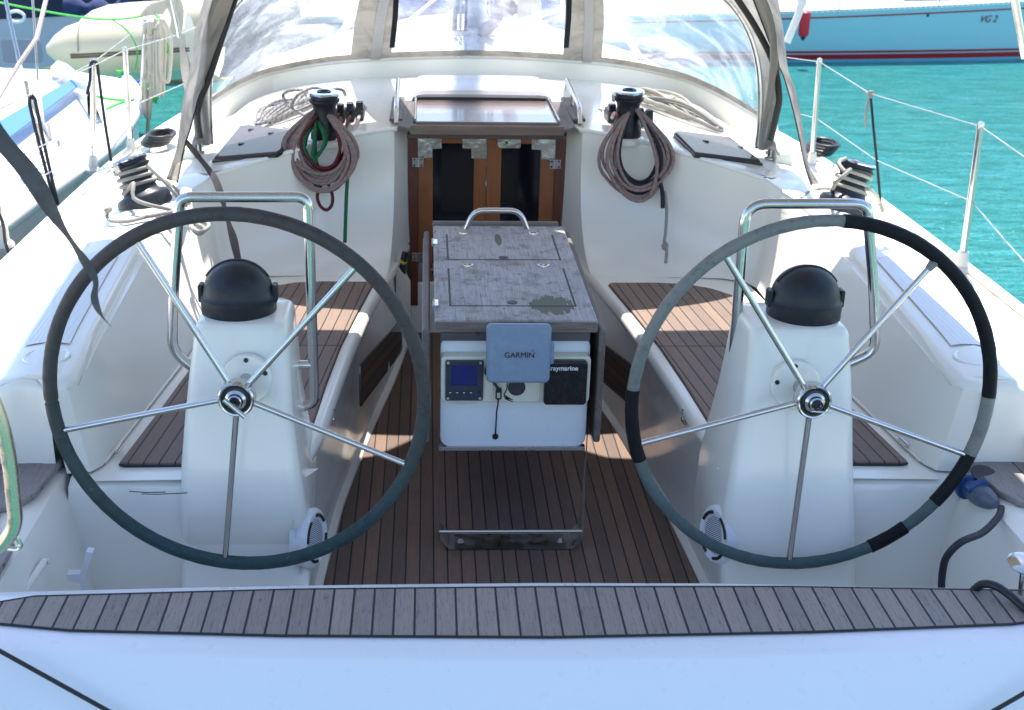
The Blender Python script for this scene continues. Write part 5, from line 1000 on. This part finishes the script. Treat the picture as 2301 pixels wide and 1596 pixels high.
rb, P_, sh_, hf_ = hull('racing_sailboat', 'pale blue sailboat with dark red waterline stripes moored across the water', -3.0, 10.9, 18.9, 3.2, (-.17, .19), wl, [BLUEH, BWHITE], [(wl+.135, wl+.165, DRED, False), (wl+.045, wl+.115, DRED, False), (-.115, -.095, DRED, True), (-.035, .0, BWHITE, True)], 1, .10, bowlen=.75)
bm = B(); loft(bm, [[P_(i/40, wl+.045*q, -1, .004) for q in (0, 1)] for i in range(41)]); obj('boot_top', bm, gelcoat('boot_blue', (.12, .38, .50), .3), rb)
SLOTM = plastic('slot_blue', (.25, .38, .5), .5)
for i in range(90):
    t = .42+i*.0058
    if t > .93: break
    if i % 1 == 0:
        a = Vector(P_(t, sh_(t)-.018, -1, .003)); bm = B(); box(bm, a, (.05, .012, .010)); obj('toe_rail_slot', bm, SLOTM, rb) if i < 99 else None
bm = B(); rows = []
for x, h, d in ((4.4, .02, .3), (4.9, .20, .5), (5.6, .26, .65), (7.2, .22, .7), (8.2, .04, .5)): rows.append([(x, 18.9-d, sh_(.6)+.03), (x, 18.9-d*.85, sh_(.6)+.05+h), (x, 18.9+d*.85, sh_(.6)+.05+h), (x, 18.9+d, sh_(.6)+.03)])
loft(bm, rows); obj('coachroof', bm, gelcoat('coach_grey', (.5, .55, .62), .4), rb)
for px in (1790, 1884, 2108, ):
    b0 = at(px, 30 if px < 2000 else 22, y=17.45); bm = B(); tube(bm, [b0, b0+Vector((0, 0, .62))], .012, 8); obj('stanchion', bm, STEEL, rb)
t_ = at(2262, 40, y=17.45); 
Vv = [p for p in [t_]]
tx = text('lettering', 'VG 2', .135, (at(2274, 40, y=17.3).x, P_((at(2274, 40, y=17.3).x+3)/13.9, at(2274, 44, y=17.3).z, -1, .02)[1]-.055, at(2274, 52, y=17.6).z), (1, (P_(.84, 0, -1)[1]-P_(.74, 0, -1)[1])/1.39, 0), (0, -.12, 1), DRED, rb, .004, .3)
for v in tx.data.vertices: v.co.z -= .0; tt = (v.co.x+3)/13.9; v.co.y = P_(tt, v.co.z, -1)[1]-(.012 if v.co.y < tx.data.vertices[0].co.y+9 else .01)
bm = B(); 
for x_ in (at(2118, 45, y=17.3),): lathe(bm, [(0, .01), (.02, .01), (.022, 0)], (x_.x, P_((x_.x+3)/13.9, x_.z, -1, .0)[1], x_.z), (0, -1, 0), 12)
obj('through_hull', bm, CHAR, rb)
bm = B(); rows = []; tube(bm, [at(2030, -4, y=18.2), at(2110, -2, y=18.2), at(2200, 0, y=18.2)], .05, 8); obj('spinnaker_pole', bm, plastic('pole_grey', (.25, .25, .3), .4), rb)
fd = thing('fender', 'red cylindrical fender with a black tip hanging on the pale blue hull', 'fender', (5, 17.1, -.1)); c_ = at(1808, 52, y=17.15)
k_ = 17.2/2800*.93; bm = B(); rr_ = 11.5*k_*1.1; lathe(bm, [(0, .0), (rr_*.5, .004), (rr_*.9, .02), (rr_, .05), (rr_, .29), (rr_*.9, .325), (rr_*.5, .345), (.012, .355), (0, .355)], c_-Vector((0, 0, .185)), (0, 0, 1), 20); obj('body', bm, plastic('fender_red', (.55, .012, .025), .45), fd)
bm = B(); lathe(bm, [(0, -.05), (.018, -.04), (.035, 0), (.03, .01)], c_-Vector((0, 0, .185)), (0, 0, 1), 12); obj('tip', bm, BLACK, fd); bm = B(); tube(bm, [c_+Vector((0, 0, .16)), c_+Vector((0, .1, .40))], .008, 6); obj('line', bm, ROPE_GREY, fd)
# second, farther boats and harbour edge
hull('moored_sailboat', 'white sailboat with blue stripe moored farther out beyond the sprayhood windows', -9.5, 2.5, 25, 3.4, (.35, .8), wl, [BWHITE, BWHITE], [(.02-.3, .02-.2, mat('stripe_blue', (.02, .08, .35), .4), True)], -1)
hull('moored_sailboat', 'cream sailboat with a red stripe moored at the far right beyond the pale blue one', 4.5, 18, 31, 3.6, (.5, .9), wl, [gelcoat('hull_cream', (.7, .68, .6), .3), BWHITE], [(-.3, -.2, DRED, True)], 1)
SHR = gelcoat('shore_green', (.12, .17, .07), .8, .3); bm = B(); rows = []
for i in range(60):
    x = -60+120*i/59; rows.append([(x, 62, -.8), (x, 62.5, 0), (x, 66, 1.1+.8*math.sin(i*.9)*math.sin(i*.37)), (x, 90, 4+2*math.sin(i*.5)), (x, 200, 9)])
loft(bm, rows); struct(obj('shoreline_hills', bm, SHR))
# ---------------------------------------------------------------- stone quay
STONE = gelcoat('quay_stone', (.34, .32, .29), .85, .6, (.10, .11, .10)); g = G(STONE); p = g.pos(); v_ = g.n('TexVoronoi'); v_.inputs['Scale'].default_value = 3.2; g.l(p, v_.inputs['Vector']); g.bump(g.math('ADD', g.noise(p, 5, 8, .75), v_.outputs['Distance']), 1., .15)
kk_ = g.mix(g.ramp(g.noise(p, 7, 8, .75), .42, .6), (.42, .39, .34), (.055, .075, .08)); g.col(kk_)
bm = B(); rows = []; random.seed(3)
for i in range(70):
    x = -16+14.2*i/69; rows.append([(x, 15.9+.55*noise.noise(Vector((x*1.3, z*1.9, 3)))+.15*noise.noise(Vector((x*5, z*6, 1)))-(.35 if j == 0 else 0), z) for j, z in enumerate(np.linspace(-.9, .52, 12))]+[(x, 16.1, .55), (x, 21, .56)])
loft(bm, rows); loft(bm, [[(-1.8, 15.9, -.9), (-1.8, 15.9, .52), (-1.8, 16.1, .55)], [(-1.8, 21, -.9), (-1.8, 21, .52), (-1.8, 21, .56)]])
qy = obj('stone_quay', bm, STONE, ang=60); tag(qy, 'rough stone quay wall with a pale concrete top behind the dinghy', 'quay')
bm = B(); box(bm, (-8.9, 16.9, .60), (14.1, 1.5, .10)); obj('coping', bm, gelcoat('concrete_pale', (.5, .45, .38), .8, .3), qy, bevel=.02)
bm = B(); P = [at(*p, y=15.55) for p in ((300, 205), (340, 193), (390, 183), (430, 168), (470, 158), (520, 150))]; tube(bm, [Vector((v.x, 15.6, -.735)) for v in P], .03, 8); tag(obj('waterline_hose', bm, plastic('yellow_hose', (.45, .36, .06), .6)), 'yellow line floating along the foot of the stone quay', 'hose')
for i, (px, w_, h_, c, lb) in enumerate(((300, .9, .7, (.05, .05, .06), 'dark'), (372, .7, .45, (.55, .53, .5), 'pale grey'), (455, .8, .3, (.5, .04, .03), 'red'), (600, 1.6, .5, (.55, .05, .04), 'long red'), (700, 1.2, .45, (.6, .1, .08), 'wide red'))):
    q = at(px, 5, y=17.3); bm = B(); box(bm, (q.x, 17.3, .65+h_/2), (w_, .6, h_)); box(bm, (q.x, 17.3, .65+h_+.04), (w_*.9, .5, .08)); tag(obj('equipment_box', bm, plastic('box_%d' % i, c, .5), bevel=.05), lb+' harbour equipment box on the quay top', 'box', 'boxes on the quay')
# ---------------------------------------------------------------- grey-hulled boat on the left
gh, P2, sh2, hf2 = hull('grey_sailboat', 'grey sailboat with a navy band along its side, behind the dinghy', -14, -2.75, 12.6, 3.0, (.62, .62), wl, [GREYH, gelcoat('deck_grey', (.55, .55, .58), .5)], [(-.20, -.02, NAVYS, True)], 1, .10, bowlen=.35)
q = at(38, 37, y=11.1); bm = B(); tube(bm, [q+Vector((.06*math.cos(a)*1.15, -.02, .045*math.sin(a))) for a in np.linspace(0, 2*math.pi, 16, endpoint=False)], .014, 8, closed=True); obj('fairlead', bm, WHITEP, gh)
q = at(50, 115, y=11.08); bm = B(); plate(bm, q, .34, .20, .03, .01); obj('hull_port', bm, gelcoat('port_grey', (.22, .22, .28), .4), gh)
q = at(110, 155, y=11.07); bm = B(); plate(bm, q, .075, .022, .003, .01); obj('label_plate', bm, plastic('plate_green', (.35, .42, .05), .5), gh)
bm = B(); rows = []
for i in range(16):
    t = i/15; c_ = at(150+130*t, 10+12*math.sin(t*2.5), y=11.6); r_ = .07+.03*math.sin(t*14); rows.append([c_+Vector((.2*r_*math.cos(a), r_*1.3*math.cos(a), r_*math.sin(a))) for a in np.linspace(0, 2*math.pi, 14, endpoint=False)])
V_ = loft(bm, rows, True); bm.faces.new(V_[0][::-1]); bm.faces.new(V_[-1]); obj('sail_bundle', bm, canvas('navy_canvas', (.025, .04, .12), 1.), gh)
# ---------------------------------------------------------------- inflatable dinghy
DG = gelcoat('hypalon_beige', (.56, .49, .35), .42, .15, (.35, .30, .22)); dg = thing('inflatable_dinghy', 'beige inflatable dinghy with dark rubbing strake slung behind the white deck', 'dinghy', (-2.6, 9.2, .7))
YD_ = 9.2; cL = at(122, 112, y=YD_); cR = at(350, 92, y=YD_); kz = YD_/2800*1.0
def dtube(y_, dz, nm):
    bm = B(); path = [cL+Vector((0, y_-YD_, dz)), cR+Vector((.25, y_-YD_, dz))]; L = (path[1]-path[0]).length; d = (path[1]-path[0]).normalized(); prof = [(0, -.05), (.035, -.048), (.05, -.03), (.10, .02), (.155, .11), (.19, .24), (.198, .40), (.198, L)]
    lathe(bm, [(r, h) for r, h in prof]+[(0, L)], path[0], d, 36, (0, 0, 1)); return obj(nm, bm, DG, dg), path[0], d
t1, o1, d1 = dtube(YD_, 0, 'near_tube'); dtube(YD_+.75, .03, 'far_tube')
for k, dz in enumerate((-.022, -.04)): bm = B(); pts = [o1+d1*h+Vector((0, -math.sqrt(max(r*r-.03**2, 0))-.003, dz)) for h, r in ((.16, .172), (.24, .19), (.5, .199), (.8, .199), (1.0, .199))]; tube(bm, pts, .007, 8); obj('rubbing_strake', bm, plastic('strake_brown', (.12, .09, .06), .6), t1)
for h, mt_ in ((.22, plastic('seam_grey', (.25, .24, .24), .6)), (.78, plastic('seam_grey2', (.25, .24, .24), .6))):
    bm = B(); r_ = .193 if h < .3 else .201; tube(bm, [o1+d1*h+Vector((0, -math.cos(a)*r_, math.sin(a)*r_)) for a in np.linspace(0, 2.0, 14)], .004, 6); obj('seam', bm, mt_, t1)
bm = B(); rows = [[o1+d1*h+Vector((0, yy, zz)) for yy, zz in ((-.02, -.17), (.15, -.26), (.38, -.32), (.62, -.26), (.75, -.15))] for h in (.12, .4, .8, 1.1)]; loft(bm, rows); obj('floor', bm, gelcoat('dinghy_floor', (.45, .42, .36), .5), dg)
# ---------------------------------------------------------------- neighbouring white yacht on the left
NB = gelcoat('neighbour_white', (.80, .79, .76), .35); nb = thing('neighbour_sailboat', 'white sailboat moored alongside on the left with a blue strap on its deck', 'sailboat', (-3.5, 4, -.75)); bm = B(); rows = []
gun = [(-1.0, -1.86), (1, -1.88), (3, -1.88), (4.6, -1.88), (5.98, -1.80), (6.6, -1.83), (7.2, -1.90), (7.7, -2.02), (8.1, -2.16)]
for y, x in gun: rows.append([(-6.5, y, .56), (-5, y, .58), (-3.4, y, .56), (-2.5, y, .53), (x-.08, y, .495), (x, y, .48), (x+.01, y, .30), (x-.1, y, -.3), (x-.5, y, -1.)])
loft(bm, rows); obj('deck', bm, NB, nb, ang=60)
bm = B(); loft(bm, [[(-6.5, 8.1, .56), (-3.4, 8.1, .56), (-2.5, 8.1, .53), (-2.16, 8.1, .48)], [(-6.5, 8.3, .3), (-3.4, 8.3, .3), (-2.5, 8.3, .28), (-2.25, 8.3, .25)], [(-6.5, 8.3, -1), (-3.4, 8.3, -1), (-2.5, 8.3, -1), (-2.6, 8.3, -1)]]); obj('transom', bm, NB, nb)
bm = B(); tube(bm, cr_path([(x+.015, y, .475) for y, x in gun], 4), .038, 12); obj('gunwale_tube', bm, gelcoat('gunwale_grey', (.55, .58, .60), .35), nb)
bm = B(); q = [at(*p, z=.575) for p in ((-4, 275), (24, 308), (192, 182), (178, 170))]; prism(bm, q, (0, 0, .004)); obj('blue_strap', bm, mat('strap_blue', (.045, .16, .42), .7), nb)
bm = B(); rows = []
for t in np.linspace(0, 1, 10):
    a = at(113+82*t**1.1, 166+70*t**2.2, z=.56); a2 = at(150+62*t**.9, 160+66*t**1.6, z=.62); rows.append([(a.x, a.y, .50), (a.x+.005, a.y, .60), ((a.x+a2.x)/2, (a.y+a2.y)/2, .66), (a2.x, a2.y, .62), (a2.x+.03, a2.y+.03, .48)])
loft(bm, rows); obj('coaming_block', bm, gelcoat('neighbour_coaming', (.62, .60, .58), .4), nb)
for k, px in enumerate([(0, 345, 130, 300), (20, 390, 240, 270)]): pass
bm = B(); tube(bm, [at(60, 395, z=.53), at(160, 325, z=.55), at(230, 290, z=.52)], .003, 6); obj('deck_seam', bm, plastic('seam_shadow', (.3, .3, .32), .6), nb)
stanch((209, 380), (210, 142), 5.6, 'neighbour boat stanchion nearest us with black cords tied to its head', r=.014)
stanch((318, 250), (326, 52), 7.0, 'neighbour boat stanchion carrying the bunch of pale ropes', r=.014)
wire([(-10, 250), (0, 246), (208, 142), (326, 52)], [4.3, 4.4, 5.6, 7.0], 'upper guard wire of the neighbouring boat rising to the rope bunch', n=1, cat='guard wire')
wire([(60, 418), (209, 330), (326, 170)], [4.6, 5.6, 7.0], 'lower guard wire of the neighbouring boat', .0025, n=1)
def rig(pts, y, r, mt_, lab, cat='rigging wire', z0=None): return ropeobj([at(*p, y=yy) for p, yy in zip(pts, y)], r, mt_, lab, cat, 'rigging of the neighbouring boat' if cat == 'rigging wire' else None, 'stay' if cat == 'rigging wire' else 'cord', 8, 1)
rig([(8, -20), (44, 142), (56, 185)], [5.6, 5.5, 5.4], .009, STEEL, 'thick steel shroud at the left edge running down to its turnbuckle'); rig([(56, 183), (62, 214), (98, 290), (108, 312)], [5.4]*4, .013, STEEL, 'turnbuckle and lower end of the thick left shroud')
rig([(72, -20), (85, 181)], [6.0, 5.9], .006, STEEL, 'thin steel shroud right of the thick one'); rig([(85, 178), (87, 205), (96, 289), (108, 315)], [5.9]*4, .011, STEEL, 'turnbuckle and lower end of the thin left shroud')
q = at(104, 322, y=5.5); bm = B(); box(bm, q, (.11, .04, .03)); tube(bm, [q+Vector((-.03, 0, 0)), q+Vector((-.035, 0, .09))], .01, 8); tube(bm, [q+Vector((.02, 0, 0)), q+Vector((.015, 0, .09))], .01, 8); obj('chain_plate', bm, STEELR, nb)
ropeobj([at(*p, y=y) for p, y in zip([(108, -20), (83, 85), (44, 142), (0, 214), (-20, 250)], [5.6, 5.4, 5.3, 5.2, 5.1])], .0095, ROPE_RW, 'white and red rope bending round the left shroud', n=1)
ropeobj([at(*p, y=5.0) for p in [(78, 219), (72, 221), (66, 232), (92, 340), (124, 462)]], .007, ROPE_DK, 'left one of two black cords hanging over the guard wire', 'cord', None, 'cord', 8, 2)
ropeobj([at(*p, y=5.0) for p in [(70, 218), (78, 222), (96, 310), (130, 460)]], .007, ROPE_DK, 'right one of two black cords hanging over the guard wire', 'cord', None, 'cord', 8, 2)
ropeobj([at(*p, y=5.55) for p in [(196, 212), (202, 180), (203, 150), (208, 139), (217, 142), (221, 165), (235, 270), (250, 362)]], .007, ROPE_DK, 'black cord looped over the head of the neighbour stanchion', 'cord', None, 'cord', 8, 3)
ropeobj([at(*p, y=4.25) for p in [(-10, 470), (6, 500), (12, 545), (22, 575), (18, 600), (2, 612), (-15, 622)]], .006, BLACK, 'black cord lying round the stanchion foot at the left edge', 'cord', None, 'cord', 8, 3)
# green and blue lines round the dinghy, hanging ropes
LIME = rope('rope_lime', (.10, .55, .10)); BLR = rope('rope_blue', (.01, .12, .6))
ropeobj([at(*p, y=y) for p, y in zip([(-20, 2), (60, 18), (150, 34), (230, 44), (300, 40), (345, 28)], [9.0, 8.9, 8.8, 8.7, 8.4, 8.2])], .007, LIME, 'lime green line stretched over the top of the dinghy', n=4)
ropeobj([at(*p, y=y) for p, y in zip([(345, 28), (362, 50), (372, 90), (384, 128)], [8.2, 8.1, 8.0, 8.0])], .010, LIME, 'lime green line dropping from the rope bunch toward the quay', n=4)
ropeobj([at(*p, y=8.92) for p in [(250, 44), (285, 68), (308, 110), (304, 155)]], .006, LIME, 'lime green line round the middle of the dinghy tube', n=4)
ropeobj([at(*p, y=8.6) for p in [(255, 195), (270, 165), (280, 158), (290, 165), (262, 160), (275, 166)]], .008, LIME, 'lime green knot below the dinghy', n=4)
ropeobj([at(*p, y=8.6) for p in [(274, 165), (290, 172), (286, 182), (310, 184), (340, 174), (352, 165)]], .010, BLR, 'bright blue line tied below the dinghy', n=4)
rnd = random.Random(5); pts = []
for k in range(12): pts += [at(330+rnd.uniform(-4, 18), 172+rnd.uniform(0, 10), y=7.4), at(338+rnd.uniform(-10, 16), 205+rnd.uniform(-14, 16), y=7.4), at(345+rnd.uniform(-12, 12), 225+rnd.uniform(-14, 8), y=7.4)]
ropeobj(pts, .006, LIME, 'tangled lime green line at the neighbouring stanchion', n=3)
ropeobj([at(*p, z=.585) for p in [(205, 213), (240, 222), (285, 226), (300, 224), (270, 232), (240, 245)]], .008, LIME, 'lime green line lying on the shaded neighbouring deck', n=3)
for k in range(9):
    x = 326+k*4.6+rnd.uniform(-3, 3); dx_ = rnd.uniform(-12, 14); b_ = rnd.choice([120, 150, 170, 200, 250]); yy = 7.0-.03*k
    ropeobj([at(x-4, 70+rnd.uniform(-8, 12), y=yy), at(x, 50+rnd.uniform(-8, 6), y=yy), at(x+8+dx_*.4, 62, y=yy), at(x+12+dx_, 100, y=yy), at(x+8+dx_, b_, y=yy), at(x+2+dx_, b_+14, y=yy), at(x-2, b_-10, y=yy), at(x-3, 90, y=yy)], .0105, ROPE_CRM, '%s of the pale ropes bunched on the neighbouring stanchion, counted from the left' % ('first', 'second', 'third', 'fourth', 'fifth', 'sixth', 'seventh', 'eighth', 'ninth')[k], 'rope', 'pale ropes bunched on the stanchion', n=4)
for k in range(7):
    ropeobj([at(318+k*7, 36-k, y=7.6), at(340+k*9, 12-3*k, y=7.6), at(372+k*6, 8+k*2, y=7.6), at(388+k*3, 40+k*3, y=7.6), at(384+k*2, 70+k*2, y=7.6)], .012, ROPE_CRM, '%s of the pale mooring rope bights arching at the top by the quay' % ('lowest', 'second', 'third', 'fourth', 'fifth', 'sixth', 'highest')[k], 'rope', 'mooring rope bights', n=4)
ropeobj([at(*p, y=7.0) for p in [(332, 200), (336, 240), (332, 300), (345, 335), (352, 345)]], .011, ROPE_CRM, 'pale rope trailing from the neighbouring bow down over the water', n=4)
# ratchet strap hanging by the left flap, white tube by the right flap
ropeobj([at(*p, y=5.4) for p in [(384, -10), (400, 60), (404, 84)]], .010, STEEL, 'thin steel tube left of the sprayhood flap', 'tube', name='tube', n=1)
ribbon([(402, 84), (410, 112), (414, 140), (418, 190), (424, 240)], [.006, .03, .035, .03, .025], [5.3]*5, plastic('strap_pale', (.5, .47, .43), .7), 'pale webbing strap hanging left of the sprayhood flap')
ropeobj([at(*p, y=5.6) for p in [(1806, -10), (1795, 30), (1768, 96)]], .017, plastic('white_tube', (.65, .64, .62), .4), 'white plastic tube slanting up beside the right sprayhood flap', 'tube', name='tube', n=1)
ropeobj([at(*p, y=5.0) for p in [(2278, -10), (2290, 60), (2304, 130)]], .017, STEEL, 'steel tube crossing the top right corner', 'tube', name='tube', n=1)
# black folded cord bags by the deck edge
for s, px in ((-1, (350, 318)), (1, (1838, 338))):
    q = at(*px, z=.53); ropeobj([q+Vector((.06*math.cos(a)+.01*k, .10*math.sin(a), .012*k)) for k in range(4) for a in np.linspace(0, 2*math.pi, 10, endpoint=False)], .010, BLACK, 'black furling line flaked on the '+('left' if s < 0 else 'right')+' side deck', 'rope', None, 'rope_coil', 8, 2)
for o in bpy.data.objects:
    if o.parent is None and o.type in ('MESH', 'EMPTY') and 'kind' not in o and 'label' not in o: print('UNTAGGED', o.name)
